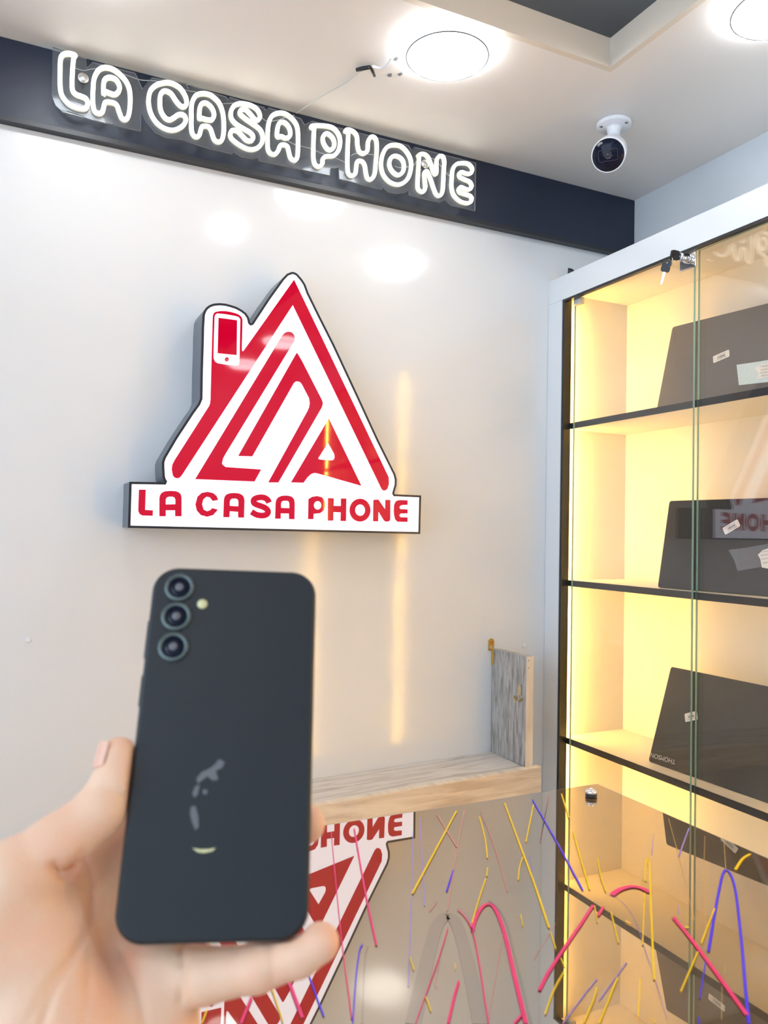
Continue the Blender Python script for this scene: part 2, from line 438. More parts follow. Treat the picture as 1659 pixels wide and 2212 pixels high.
L4 = dict(
 S=[[(430,318),(462,308),(468,270),(440,220),(380,185),(300,170),(240,188),(210,240),(212,300),(250,350),(320,395),(380,430),(408,465),(395,502),(350,500),(310,460),(270,420),(225,410),(203,440),(215,485),(280,540),(360,580),(430,577),(480,535),(495,470),(470,405),(400,350),(330,300),(290,260),(300,226),(340,225),(380,262)]],
 A=[[(540,420),(550,340),(580,280),(640,255),(700,265),(760,310),(800,370),(812,450),(812,560),(805,650),(780,682),(745,660),(728,600),(715,557),(680,541),(650,550),(635,590),(605,625),(565,620),(542,580),(538,500)],
    [(625,465),(628,390),(645,345),(680,338),(720,370),(742,420),(735,465),(700,481),(660,466)]],
 P=[[(932,388),(942,370),(1040,370),(1120,388),(1170,440),(1190,510),(1175,590),(1130,640),(1070,645),(1035,665),(1030,710),(1000,738),(965,720),(950,660),(950,560),(953,450),(955,392)],
    [(1078,442),(1122,480),(1138,535),(1118,580),(1078,582),(1042,530),(1034,480),(1050,448)]],
 H=[[(1235,422),(1255,405),(1310,425),(1340,470),(1345,540),(1360,600),(1400,620),(1435,590),(1440,520),(1460,475),(1490,472),(1515,510),(1518,600),(1510,700),(1500,800),(1470,850),(1435,845),(1420,790),(1410,730),(1385,692),(1345,690),(1335,740),(1325,800),(1290,820),(1260,790),(1255,700),(1258,560),(1262,432)]])
L5 = dict(
 O=[[(400,338),(480,350),(550,410),(600,500),(612,600),(582,720),(520,790),(440,812),(350,780),(280,700),(252,600),(262,480),(300,390),(345,350)],
    [(435,470),(490,500),(522,560),(520,640),(480,690),(430,690),(375,640),(350,570),(365,500),(400,472)]],
 N=[[(690,472),(730,445),(780,455),(820,500),(850,580),(878,660),(900,690),(915,665),(913,580),(920,510),(950,470),(990,480),(1008,540),(1002,650),(995,800),(985,900),(950,947),(910,930),(880,860),(850,770),(815,680),(790,650),(770,680),(775,780),(780,850),(755,897),(715,890),(690,850),(690,750),(700,600),(705,484)]],
 E=[[(1190,556),(1280,560),(1330,600),(1342,640),(1320,680),(1270,680),(1215,662),(1187,682),(1195,722),(1245,750),(1310,780),(1335,830),(1310,870),(1260,865),(1205,842),(1180,870),(1193,905),(1250,925),(1310,945),(1335,980),(1320,1022),(1270,1035),(1190,1010),(1120,940),(1095,850),(1097,740),(1108,640),(1138,580)]])
def sweep(mb, path, w, y0, d):
    """tube along a closed path in the plate's plane, rounded front, straight sides"""
    prof = [(-w/2, 0), (-w/2, -d*0.62), (-w*0.36, -d*0.90), (-w*0.14, -d), (w*0.14, -d), (w*0.36, -d*0.90), (w/2, -d*0.62), (w/2, 0)]
    n = len(path); k = len(prof); vs = []
    for i in range(n):
        t = path[(i+1) % n]-path[i-1]; t.y = 0
        if t.length < 1e-7: t = Vector((1, 0, 0))
        t.normalize(); nn = Vector((-t.z, 0, t.x))
        for a, b in prof: vs.append(path[i]+nn*a+Vector((0, b, 0)))
    fs = []; ms = []
    for i in range(n):
        j = (i+1) % n
        for q in range(k-1):
            mb.add([vs[i*k+q], vs[i*k+q+1], vs[j*k+q+1], vs[j*k+q]], [(0, 1, 2, 3)], 0 if 1 <= q <= 5 else 1, True)
for L, o in ((L3, (80, 80, 4.1475)), (L4, (450, 180, 4.1475)), (L5, (780, 250, 5.53))):
    for key, loops in L.items():
        mb = MB()
        for lp in loops:
            pts = [A3(p, YP-TB) for p in zc(lp, *o)]
            pts = [Vector((p.x, YP-0.0002, p.z)) for p in pts]
            sweep(mb, spline(pts, True, 5), 0.0090, YP, TB)
        mb.build('letter', [M['neon'], M['neon_side']], neon)
for px, py in ((180.5, 165), (921, 352)):
    p = A3((px, py), YP-0.012)
    Mx = frame_M((p.x, D-0.0145, p.z), (1, 0, 0), (0, 0, 1), (0, -1, 0))
    h = YP-0.004
    MB().lathe([(0.006, 0), (0.006, D-0.0145-YP), (0.0105, D-0.0145-YP+0.0002), (0.0108, D-0.0145-YP+0.006), (0.0096, D-0.0145-YP+0.008)], 32, 0, Mx).build('standoff', M['steel'], neon)
for pl in (zc([(345,280),(420,300),(500,285),(600,292),(700,310),(810,345),(930,385),(1050,392),(1180,415),(1330,475),(1420,490)],80,80,4.1475),
           zc([(30,325),(110,318),(60,300),(130,182),(230,178)],450,180,4.1475)[3:],
           zc([(480,310),(530,340),(620,330),(700,300),(770,285)],450,180,4.1475),
           zc([(700,505),(780,550),(920,585),(1000,620),(1140,670),(1230,710)],450,180,4.1475),
           zc([(1280,650),(1320,628),(1400,632),(1480,640)],450,180,4.1475),
           zc([(400,600),(460,620),(560,610),(640,580),(690,490),(760,490),(870,520),(950,600),(1050,720)],780,250,5.53)):
    MB().tube(spline([A3(p, YP+0.012) for p in pl], False, 4), 0.0010, 6).build('wire', M['wire'], neon)
tag(neon, 'glowing white neon letters on a clear plate over the navy board', 'neon sign')
tube_pts = [A3((640, 245), YP+0.006), at(700, 205, 'Z', 0.992), at(742, 182, 'Z', 0.994), at(770, 160, 'Z', 0.995), at(787, 150, 'Z', 0.99)]
w = MB().tube(spline(tube_pts, False, 6), 0.0013, 6).build('power_wire', M['wire'])
tag(w, 'thin clear wire running over the ceiling from the lit letters to the black connector', 'wire')
cn = empty('wire_connector', tuple(at(790, 150, 'Z', 0.993)))
q = lambda x, y, z=0.991: at(x, y, 'Z', z)
MB().tube([q(770, 151), q(783, 148), q(800, 145)], [0.004, 0.0045, 0.004], 8).build('taped_joint', M['black'], cn)
MB().tube([q(801, 146), q(805, 154), q(809, 164)], [0.003, 0.0035, 0.003], 8).build('taped_joint', M['black'], cn)
MB().tube(spline([q(804, 143), q(822, 147), q(838, 137), q(846, 124)], False, 5), 0.003, 8).build('white_lead', M['white_pl'], cn)
tag(cn, 'black taped wire joint with a white lead beside the round ceiling light', 'connector')
for px, py, lab in ((842, 163, 'small dark hole torn in the ceiling below the white wire'), (855, 128, 'small grey chip in the ceiling where the white wire ends'), (864, 161, 'small grey chip in the ceiling nearest the light, beside the dark hole')):
    p = at(px, py, 'Z', 0.9985)
    rnd = random.Random(px); pp = []
    for k in range(9):
        a = 2*math.pi*k/9; r = 0.0045*(0.6+0.6*rnd.random())
        pp.append((p.x+r*math.cos(a), p.y+r*math.sin(a)*1.5, HC-0.0018))
    tag(MB().poly(pp, [], Vector((0, 0, 0.0016))).build('ceiling_chip', M['smudge']), lab, 'chip in paint')

# ------------------------------------------------------------------ lit logo sign
YS = D-0.092
sign = empty('logo_sign', tuple(at(590, 1100, 'Y', D)))
box_px = [(280,1041.3),(277,1139.6),(906.7,1153),(908.8,1070.8),(852,1068.3),(850.6,1066),(852,1060),(855.6,1048),(856,1036),(853,1024),(848.5,1015),(816.7,951),(771.6,853),(721,744.5),(690,683),(665.5,633),(659,615),(652,604),(641.6,592),(636,589),(630.5,588),(620,592),(610,602.5),(580,644),(547,694),(544.5,698),(541.5,699),(539.5,697),(537,686),(531,677),(522,670),(510,663.5),(498,659.6),(486,656.5),(474.5,655.6),(462,656.5),(453,659.6),(446,664.5),(441.5,671),(438.3,679.7),(436.5,710),(436,738.8),(434,800),(433,861),(428,873),(415,890.7),(379,945.5),(354,987.7),(350.5,998),(350.5,1008.8),(351.8,1030),(353.5,1036),(356,1040),(355,1042.6)]
S3 = lambda p, y=YS: Vector((at(p[0], p[1], 'Y', YS).x, y, at(p[0], p[1], 'Y', YS).z))
cen = S3((600, 950))
bx = [S3(p) for p in box_px]
def inset(loop, d):
    n = len(loop); out = []
    area = sum(loop[i].x*loop[(i+1) % n].z-loop[(i+1) % n].x*loop[i].z for i in range(n))
    sg = 1 if area > 0 else -1
    for i in range(n):
        a, b, c = loop[i-1], loop[i], loop[(i+1) % n]
        t1 = (b-a).normalized(); t2 = (c-b).normalized()
        n1 = Vector((-t1.z, 0, t1.x))*sg; n2 = Vector((-t2.z, 0, t2.x))*sg
        m = (n1+n2); m.normalize()
        k = d/max(0.45, m.dot(n1))
        out.append(b+m*k)
    return out
ins = inset(bx, 0.0042)
mb = MB(); n = len(bx); off = Vector((0, 0.002, 0))
mb.poly([p+off for p in bx], [], Vector((0, D-0.0008-YS-0.002, 0)), 0, 0)
mb.build('box_side', M['sign_side'], sign)
tr = MB()
for i in range(n):
    j = (i+1) % n
    fo = Vector((0, -0.0012, 0)); bo = Vector((0, 0.006, 0))
    o1 = inset(bx, -0.0006) if i == 0 else o1
    a, b = o1[i], o1[j]; c, d = ins[i], ins[j]
    tr.add([a+fo, b+fo, d+fo, c+fo, a+bo, b+bo, d+bo, c+bo], [(0,1,2,3), (0,4,5,1), (3,2,6,7)], 0)
tr.build('trim', M['sign_trim'], sign)
face = MB().poly(ins, [], Vector((0, 0.0015, 0))).build('lit_face', M['sign'], sign)
z9 = lambda L: zc(L, 440, 580, 3.77)
def redpoly(outer, holes=(), name='red_shape', depth=0.0012):
    y = YS-0.0012
    return MB().poly([S3(p, y) for p in outer], [[S3(p, y) for p in h] for h in holes], Vector((0, depth, 0))).build(name, M['sign_red'], sign)
def rrect(q, r, n=5):
    """rounded quad"""
    out = []; m = len(q)
    for i in range(m):
        a, b, c = Vector(q[i-1]+(0,)), Vector(q[i]+(0,)), Vector(q[(i+1) % m]+(0,))
        u = (a-b).normalized(); v = (c-b).normalized()
        p, s = b+u*r, b+v*r
        for k in range(n+1):
            t = k/n; x = p*(1-t)**2+b*2*t*(1-t)+s*t*t
            out.append((x.x, x.y))
    return out
phone_white = z9([(88,392),(96,374),(112,366),(180,373),(262,388),(285,396),(298,414),(294,600),(291,765),(286,785),(272,792),(180,784),(112,772),(90,757),(79,730),(82,560)])
R1 = [(634.9,604.4),(839.2,1030.9),(839.9,1045.5),(836.5,1056),(832,1059.6),(827,1059.4),(823.3,1054.8),(632.3,658.8),(391.9,1027.8),(387,1032.5),(381.4,1033.3),(376,1031),(372.9,1025.7),(370.8,1014),(372,1004),(377,994),(451,878),(453.5,872),(454.6,862),(457,770),(459.4,684),(461,677.5),(465,674),(476,672),(487.7,672.3),(499,674.3),(509,677),(516,680),(521,684.5),(523.6,690.5),(523,720),(522.2,756.4),(523.4,759),(525.6,758.5)]
redpoly(R1, [phone_white], 'red_roof_shape')
redpoly(z9([(120,402),(271,422),(268,706),(113,690)]), [], 'red_screen_shape')
pc = z9([(188,741)])[0]
redpoly([(pc[0]+4.6*math.cos(a*math.pi/8), pc[1]+4.9*math.sin(a*math.pi/8)) for a in range(16)], [], 'red_button_shape')
redpoly([(421.4,1035)]+z9([(630,560),(648,534),(665,521),(690,515),(714,520),(732,536),(741,560),(738,590),(180,1505),(158,1545),(148,1585),(152,1597),(178,1617),(467,1637),(413,1735)]), [], 'red_slanted_shape')
redpoly(z9([(280,1527),(752,694),(759,688),(766,696),(800,755),(960,1068),(970,1095),(962,1130),(607,1743),(525,1742),(845,1160),(858,1130),(863,1095),(857,1055),(800,945),(786,927),(768,920),(748,921),(733,934),(395,1530)]), [], 'red_arch_shape')
redpoly(z9([(1018,1222),(1283,1770),(930,1670),(900,1665),(872,1675),(845,1700),(812,1745),(710,1742)]), [z9([(1012,1420),(1062,1510),(1066,1535),(1060,1555),(1042,1563),(950,1557),(934,1552),(932,1545)])], 'red_corner_shape')
b1 = lambda L: zc(L, 240, 1020, 4.88)
b2 = lambda L: zc(L, 560, 1020, 4.608)
def ell(cx, cy, rx, ry, n=36): return [(cx+rx*math.cos(2*math.pi*k/n), cy+ry*math.sin(2*math.pi*k/n)) for k in range(n)]
def ribbon2(path, w):
    P = spline([Vector((x, y, 0)) for x, y in path], False, 4); l = []; r = []
    for i, p in enumerate(P):
        t = P[min(i+1, len(P)-1)]-P[max(i-1, 0)]; t.normalize(); nn = Vector((-t.y, t.x, 0))*w/2
        l.append(((p+nn).x, (p+nn).y)); r.append(((p-nn).x, (p-nn).y))
    return l+r[::-1]
sm = lambda L, s=4: [(v.x, v.y) for v in spline([Vector((x, y, 0)) for x, y in L], True, s)]
RL = [
 (b1([(292,184),(365,184),(358,398),(440,402),(438,460),(330,457),(305,445),(290,422),(285,400)]), []),
 (b1([(508,465),(508,275),(514,245),(532,218),(565,202),(620,197),(680,200),(715,213),(735,235),(742,270),(742,465),(674,465),(674,402),(575,402),(575,465)]), [b1([(575,340),(575,290),(585,268),(605,259),(645,258),(668,268),(677,290),(676,338)])]),
 (b1([(1128,293),(1112,252),(1075,220),(1015,207),(955,218),(910,258),(888,340),(903,405),(945,452),(1010,470),(1075,452),(1125,395),(1065,378),(1045,400),(1010,412),(975,395),(958,340),(970,288),(1005,258),(1040,266),(1070,303)]), []),
 (b1([(1182,475),(1188,290),(1196,258),(1215,235),(1250,222),(1300,219),(1345,223),(1378,238),(1398,262),(1405,300),(1400,480),(1338,478),(1338,418),(1250,412),(1246,475)]), [b1([(1250,355),(1250,310),(1258,290),(1275,279),(1315,278),(1335,290),(1342,312),(1340,360)])]),
 (ribbon2([(581,1086),(578,1080),(571.5,1075.5),(563,1074.3),(554,1075.8),(548,1080),(548.5,1086.5),(555,1090.5),(564,1093.5),(573,1097.5),(578.5,1103.5),(577.5,1109.5),(571.5,1113),(563,1113.6),(553,1111.5),(543,1105.5)], 12.5), None),
 (b2([(157,463),(162,305),(170,273),(188,250),(220,236),(260,232),(300,236),(328,248),(346,270),(352,305),(350,468),(295,467),(295,412),(213,410),(213,463)]), [b2([(216,355),(216,310),(223,293),(240,285),(280,285),(294,296),(299,315),(299,358)])]),
 (b2([(485,467),(489,268),(525,245),(575,237),(625,250),(652,290),(657,335),(642,380),(605,408),(540,415),(538,468)]), [b2(ell(580,330,38,42,24))]),
 (b2([(680,483),(683,257),(741,260),(739,335),(812,337),(812,262),(866,262),(862,487),(808,485),(810,400),(737,397),(735,482)]), []),
 (b2(ell(1002,378,104,114)), [b2(ell(1003,378,50,57,28))]),
 (b2([(1132,488),(1135,280),(1145,273),(1185,273),(1252,370),(1254,276),(1303,276),(1303,465),(1296,485),(1275,493),(1252,490),(1238,477),(1185,390),(1182,490)]), []),
 (b2([(1475,280),(1475,325),(1415,328),(1397,340),(1395,355),(1403,367),(1475,370),(1475,410),(1405,412),(1392,430),(1405,448),(1475,450),(1475,495),(1375,493),(1352,470),(1340,420),(1338,380),(1342,325),(1355,293),(1380,279),(1400,277)]), [])]
for o, h in RL:
    if h is None:
        y = YS-0.0012; k = len(o)//2; P = [S3(p, y) for p in o]; B = [p+Vector((0, 0.0012, 0)) for p in P]
        N = len(o); mb = MB()
        mb.add(P, [(i, i+1, N-2-i, N-1-i) for i in range(k-1)]); mb.add(P+B, [(i, (i+1) % N, (i+1) % N+N, i+N) for i in range(N)])
        mb.build('red_letter', M['sign_red'], sign)
    else: redpoly(o, h, 'red_letter')
tag(sign, 'backlit white logo sign with red house shape and red letters on the wall', 'sign')
for px, py, lab in ((61, 1382, 'small white cap in the bare wall far left of the phone'), (1132, 1394, 'small white cap in the wall above the grey wooden side board')):
    p = at(px, py, 'Y', D)
    Mx = frame_M((p.x, D-0.0003, p.z), (1, 0, 0), (0, 0, 1), (0, -1, 0))
    tag(MB().lathe([(0.0065, 0), (0.0063, 0.0012), (0.005, 0.0018)], 24, 0, Mx).build('screw_cap', M['white_pl']), lab, 'screw cap')

# ------------------------------------------------------------------ wall cabinet
CT, CB = OZ+0.713, 0.06
IN_T = OZ+0.668; DOOR_T = OZ+0.6455; DOOR_B = 0.17
GX = XC+0.019; BX = 1.592
SH = [OZ+0.310, OZ-0.1175, OZ-0.542, OZ-0.955]
def led(parent, x, y, side, z0, z1, dim=False):
    s = MB().box((x-0.0010, y, z0), (x+0.0012, y+side*0.0015, z1)); d = MB(); z = z0+0.008
    while z < z1-0.006:
        d.box((x-0.0009, y+side*0.0015, z-0.0028), (x+0.0011, y+side*0.0032, z+0.0028)); z += 0.0165
    o = s.build('led_strip', M['led_strip2' if dim else 'led_strip'], parent)
    d.build('light_dots', M['led2' if dim else 'led'], o)
def cabinet(y0, y1, label, detailed):
    """y1 is the far side (towards the back wall), y0 the near side"""
    e = empty('display_cabinet', ((XC+BX)/2, (y0+y1)/2, CB))
    st = 0.026
    f = MB()
    f.box((XC, y1-st-0.034, CB+0.001), (XC+0.016, y1-0.001, CT-0.066)); f.box((XC, y0+0.001, CB+0.001), (XC+0.016, y0+st+0.016, CT-0.066))
    f.box((XC, y0+0.001, CT-0.0655), (XC+0.016, y1-0.001, CT)); f.box((XC, y0+0.001, CB+0.001), (XC+0.016, y1-0.001, DOOR_B-0.008))
    f.build('front_frame', M['cab'], e)
    g = MB()
    g.box((XC+0.002, y1-st-0.0435, DOOR_B-0.006), (XC+0.026, y1-st-0.0345, CT-0.0665)); g.box((XC+0.002, y0+st+0.0165, DOOR_B-0.006), (XC+0.020, y0+st+0.0235, CT-0.0665))
    g.box((XC+0.002, y0+st+0.0235, CT-0.0715), (XC+0.014, y1-st-0.0435, CT-0.0662))
    g.build('gasket', M['black_edge'], e)
    s = MB(); s.box((XC+0.027, y1-0.050, CB), (BX, y1-0.001, CT-0.002)); s.build('side_panel', M['cab_in'], e)
    s = MB(); s.box((XC+0.027, y0+0.001, CB), (BX, y0+0.0465, CT-0.002)); s.build('side_panel', M['cab_in'], e)
    MB().box((BX, y0+0.001, CB), (BX+0.016, y1-0.001, CT-0.002)).build('back_panel', M['cab_in'], e)
    MB().box((XC+0.017, y0+0.047, IN_T), (BX-0.001, y1-0.0510, CT-0.002)).build('top_panel', M['cab_in'], e)
    MB().box((XC+0.017, y0+0.047, CB), (BX-0.001, y1-0.0510, DOOR_B)).build('bottom_panel', M['cab_in'], e)
    for z in SH:
        m = MB(); m.box((GX+0.009, y0+0.0470, z-0.016), (BX-0.0005, y1-0.0510, z)); m.box((GX+0.007, y0+0.0470, z-0.0162), (GX+0.0089, y1-0.0675, z+0.0001), 1)
        m.build('shelf', [M['cab_in'], M['black_edge']], e)
    s = MB().box((XC+0.0262, y1-0.0665, DOOR_B+0.02), (XC+0.0272, y1-0.0605, IN_T-0.03)); d = MB(); z = DOOR_B+0.03
    while z < IN_T-0.04:
        d.box((XC+0.0272, y1-0.0660, z-0.0028), (XC+0.0284, y1-0.0612, z+0.0028)); z += 0.0165
    o = s.build('led_strip', M['led_strip' if detailed else 'led_strip2'], e)
    d.build('light_dots', M['led' if detailed else 'led2'], o)
    led(e, XC+0.0285, y0+0.0467, 1, DOOR_B+0.02, IN_T-0.03, not detailed)
    return e
def glass_door(e, hinge_y, free_y, ang):
    """glass leaf hinged at hinge_y, turned by ang about the vertical through the hinge"""
    m = MB(); s = 1 if free_y > hinge_y else -1; w = abs(free_y-hinge_y)
    t = 0.0028
    R_ = Matrix.Translation((GX, hinge_y, 0)) @ Matrix.Rotation(ang, 4, 'Z')
    a, b = (0, 0), (t, s*w)
    vs = [(-t, 0, DOOR_B), (t, 0, DOOR_B), (t, s*w, DOOR_B), (-t, s*w, DOOR_B), (-t, 0, DOOR_T), (t, 0, DOOR_T), (t, s*w, DOOR_T), (-t, s*w, DOOR_T)]
    F = [(0,3,2,1),(4,5,6,7),(0,1,5,4),(1,2,6,5),(2,3,7,6),(3,0,4,7)]
    if s < 0: F = [f[::-1] for f in F]
    for i, f in enumerate(F): m.add([vs[k] for k in f], [(0, 1, 2, 3)], 0 if i in (3, 5) else 1, False, R_)
    o = m.build('glass_door', [M['glass'], M['glass_edge']], e)
    for z in (DOOR_T-0.007, DOOR_B+0.022):
        MB().box((-0.0075, s*0.002, z-0.014), (0.0065, s*0.030, z+0.004), 0, R_, 0.0015).build('hinge_clip', M['steel'], o)
    return o
cab1 = cabinet(0.790, D, '', True)
SPLIT = 1.2770
door_l = glass_door(cab1, 1.6935, SPLIT+0.0015, math.radians(-0.5))
ANG_R = math.radians(-1.2)
door_r = glass_door(cab1, 0.838, SPLIT+0.001, ANG_R)
tag(cab1, 'white wall cabinet with warm lit shelves behind glass doors holding laptops', 'cabinet', 'glass fronted cabinets along the right wall')
cab2 = cabinet(-0.21, 0.788, '', False)
glass_door(cab2, 0.690, 0.25, 0); glass_door(cab2, -0.165, 0.2475, 0)
tag(cab2, 'second warm lit white cabinet, empty, standing on the near side of the laptop cabinet', 'cabinet', 'glass fronted cabinets along the right wall')

# lock with key
lk = at(1482, 562, 'X', GX-0.004)
lock = empty('lock', tuple(lk)); lock.parent = door_l
lock.matrix_parent_inverse = Matrix.Identity(4)
cyb = Vector((-1, 0.12, -0.10)).normalized()
y_, z_ = lk.y, lk.z
MB().box((GX-0.0100, SPLIT-0.006, z_-0.024), (GX-0.0055, SPLIT+0.040, z_+0.019), 0, None, 0.001).build('plate', M['chrome'], lock)
Mx = frame_M((GX-0.010, SPLIT+0.016, z_-0.001), (0, 1, 0), (0, 0, -1), (-1, 0, 0))
MB().lathe([(0.0105, 0), (0.0105, 0.006), (0.0082, 0.008), (0.0082, 0.018), (0.0095, 0.019), (0.0095, 0.025), (0.007, 0.027)], 32, 0, Mx).build('cylinder', M['chrome'], lock)
kx = GX-0.0375
kc = at(1446, 558, 'X', kx)
k1 = empty('key', (kx, SPLIT+0.016, z_))
def key_head(c, u, v, nrm, w=0.0105, h=0.011, t=0.0026):
    m = MB(); Mk = frame_M(c, u, v, nrm)
    pts = rrect([(-w, -h), (w, -h), (w, h), (-w, h)], 0.005)
    hole = [(0.0025*math.cos(a), 0.6*h+0.0018*math.sin(a)) for a in [k*math.pi/6 for k in range(12)]]
    m.poly([Mk @ Vector((x, y, t)) for x, y in pts], [[Mk @ Vector((x, y, t)) for x, y in hole]], (Mk.to_3x3() @ Vector((0, 0, -2*t))))
    return m
key_head((kx-0.012, SPLIT+0.016, z_), (0, 0.25, -1), (-1, 0, 0), (0, 1, 0.25)).build('head', M['black'], k1)
MB().tube([(GX-0.036, SPLIT+0.016, z_), (kx-0.004, SPLIT+0.016, z_)], 0.0022, 8).build('blade', M['steel'], k1)
tag(k1, 'black headed key stuck in the cabinet lock', 'key', 'keys at the cabinet lock')
kr = MB(); rc = at(1449, 566, 'X', kx-0.018); ring_pts = []
for i in range(24):
    a = 2*math.pi*i/24
    ring_pts.append(rc+Vector((0.004*math.cos(a), 0.009*math.cos(a), 0.010*math.sin(a))))
kr.tube(ring_pts, 0.0008, 6, 0, True)
tag(kr.build('key_ring', M['steel']), 'thin steel ring joining the two black keys at the lock', 'key ring')
h0 = at(1439, 575, 'X', kx-0.018); h1 = at(1429, 610, 'X', kx-0.018)
k2 = empty('key', tuple(h0)); dn = (h1-h0).normalized()
key_head(h0, dn.cross(Vector((-0.8, -0.6, 0))), -dn, Vector((-0.8, -0.6, 0)), 0.0095, 0.0125).build('head', M['black'], k2)
bl = MB(); p0 = h0+dn*0.012; p1 = h0+dn*0.040
sd = dn.cross(Vector((-0.8, -0.6, 0))).normalized()
prof = [(-0.0032, 0), (0.0032, 0), (0.0032, 0.012), (0.0018, 0.014), (0.0030, 0.016), (0.0018, 0.018), (0.0030, 0.020), (0.0016, 0.023), (0.0024, 0.026), (0, 0.030), (-0.0030, 0.026)]
bl.poly([p0+sd*x+dn*y for x, y in prof], [], Vector((0.8, 0.6, 0))*0.0016)
bl.build('blade', M['brass'], k2)
tag(k2, 'black headed key hanging down from the ring with its pale blade showing', 'key', 'keys at the cabinet lock')
cp = at(1232, 592, 'X', XC+0.004)
tag(MB().poly([(XC+0.004, cp.y+0.012, CT+0.0005), (XC+0.004, cp.y-0.020, CT+0.0005), (XC+0.004, cp.y-0.012, CT+0.004), (XC+0.004, cp.y-0.002, CT+0.008), (XC+0.004, cp.y+0.010, CT+0.018)], [], Vector((0.014, 0, 0))).build('clip', M['black']), 'small black plastic clip on top of the cabinet by the wall', 'clip')

# ------------------------------------------------------------------ laptops
def sticker(Mx, w, h, parent, lines, seed):
    """white rounded price sticker with bar code and price, local frame x right, y up, z out"""
    m = MB(); q = rrect([(-w/2, -h/2), (w/2, -h/2), (w/2, h/2), (-w/2, h/2)], 0.003)
    m.poly([Mx @ Vector((x, y, 0.0006)) for x, y in q], [], Mx.to_3x3() @ Vector((0, 0, -0.0005)))
    s = m.build('price_sticker', M['sticker'], parent)
    k = MB(); rnd = random.Random(seed); x = -w*0.22
    while x < w*0.25:
        ww = rnd.choice([0.0003, 0.0006, 0.0009])
        k.add([(x, -h*0.14, 0.0008), (x+ww, -h*0.14, 0.0008), (x+ww, h*0.14, 0.0008), (x, h*0.14, 0.0008)], [(0, 1, 2, 3)], 0, False, Mx)
        x += ww+rnd.choice([0.0004, 0.0007])
    for txt, yy, sz in lines:
        vs, fs = text_mesh(txt, sz)
        k.add([(v.x+w*0.02, v.y+yy*h, 0.0008) for v in vs], fs, 0, False, Mx)
    k.build('print', M['ink'], s)
def laptop(BL, th, ph, w, h, m, label):
    """BL: lower left corner of the lid, th: turn about the vertical, ph: lean backwards"""
    e_ = Vector((math.sin(th), -math.cos(th), 0)); up = Vector((math.cos(th)*math.sin(ph), math.sin(th)*math.sin(ph), math.cos(ph)))
    nn = e_.cross(up)                             # towards the viewer
    Mx = frame_M(BL, e_, up, nn)
    root = empty('laptop', tuple(BL))
    for name, z0, z1, ins_ in (('lid', -0.006, 0, 0), ('base', -0.021, -0.0068, 0.001)):
        q = rrect([(ins_, ins_), (w-ins_, ins_), (w-ins_, h-ins_), (ins_, h-ins_)], 0.007)
        b = MB(); q2 = rrect([(ins_+.0012, ins_+.0012), (w-ins_-.0012, ins_+.0012), (w-ins_-.0012, h-ins_-.0012), (ins_+.0012, h-ins_-.0012)], 0.0065)
        b.poly([Mx @ Vector((x, y, z1)) for x, y in q2], [])
        A_ = [Mx @ Vector((x, y, z1)) for x, y in q2]; B_ = [Mx @ Vector((x, y, z1-0.0014)) for x, y in q]; n = len(q)
        b.add(A_+B_, [(i, i+n, (i+1) % n+n, (i+1) % n) for i in range(n)], 0, True)
        b.poly(B_, [], nn*-(z1-0.0014-z0))
        b.build(name, m, root)
    tag(root, label, 'laptop', 'laptops leaning in the lit cabinet')
    return root, Mx
def on_lid(Mx, px, py, off=0.0):
    o = Mx.translation; n = Mx.to_3x3() @ Vector((0, 0, 1)); d = ray(px, py); c = Vector((0, 0, OZ))
    t = (o+n*off-c).dot(n)/d.dot(n)
    return c+d*t
def lid_frame(Mx, p0, p1, flip=False):
    """local frame on the lid with x running from pixel p0 to pixel p1"""
    a, b = on_lid(Mx, *p0), on_lid(Mx, *p1); n = Mx.to_3x3() @ Vector((0, 0, 1)); x = (b-a).normalized()
    return frame_M((a+b)/2, x, n.cross(x), n), (b-a).length
R_ = math.radians
TL1 = at(1452, 706, 'X', 1.525)
ph1, th1, h1_ = R_(15), R_(7), 0.236
up1 = Vector((math.cos(th1)*math.sin(ph1), math.sin(th1)*math.sin(ph1), math.cos(ph1)))
BL1 = TL1-up1*h1_; h1_ = h1_+(BL1.z-(SH[0]+0.001))/up1.z; BL1 = TL1-up1*h1_
lap1, LM1 = laptop(BL1, th1, ph1, 0.335, h1_, M['lap_grey'], 'grey laptop leaning on the top shelf of the lit cabinet')
BL2 = at(1420, 1273, 'X', 1.400); BL2.z = SH[1]+0.001
lap2, LM2 = laptop(BL2, R_(7), R_(11), 0.35, 0.212, M['lap_black'], 'black laptop on the middle shelf, its price sticker over the sign reflection')
BL3 = at(1392, 1646, 'Z', SH[2]-OZ); BL3.z = SH[2]+0.001; BL3.x += 0.012
lap3, LM3 = laptop(BL3, R_(1.5), R_(18), 0.35, 0.236, M['lap_black2'], 'black laptop with upside down silver lettering, on the lowest shelf of laptops')
def mark(Mx, p0, p1, body, m, parent, rot180=False, name='brand_lettering', hscale=1.0, bold=0):
    F, L = lid_frame(Mx, p0, p1)
    vs, fs = text_mesh(body, 1.0)
    xs = [v.x for v in vs]; s = L/(max(xs)-min(xs)); cx_ = (max(xs)+min(xs))/2
    k = MB(); k.add([((v.x-cx_)*s, v.y*s*hscale, 0.0004) for v in vs], fs, 0, False, F)
    k.build(name, m, parent)
mark(LM1, (1459, 714), (1457, 738), 'Lenovo', M['lap_logo'], lap1)
mark(LM3, (1459, 1646), (1406, 1630), 'THOMSON', M['silver'], lap3, hscale=1.0)
F, L = lid_frame(LM1, (1540, 777), (1577, 761)); F = frame_M(on_lid(LM1, 1558, 770), F.col[0][:3], F.col[1][:3], F.col[2][:3])
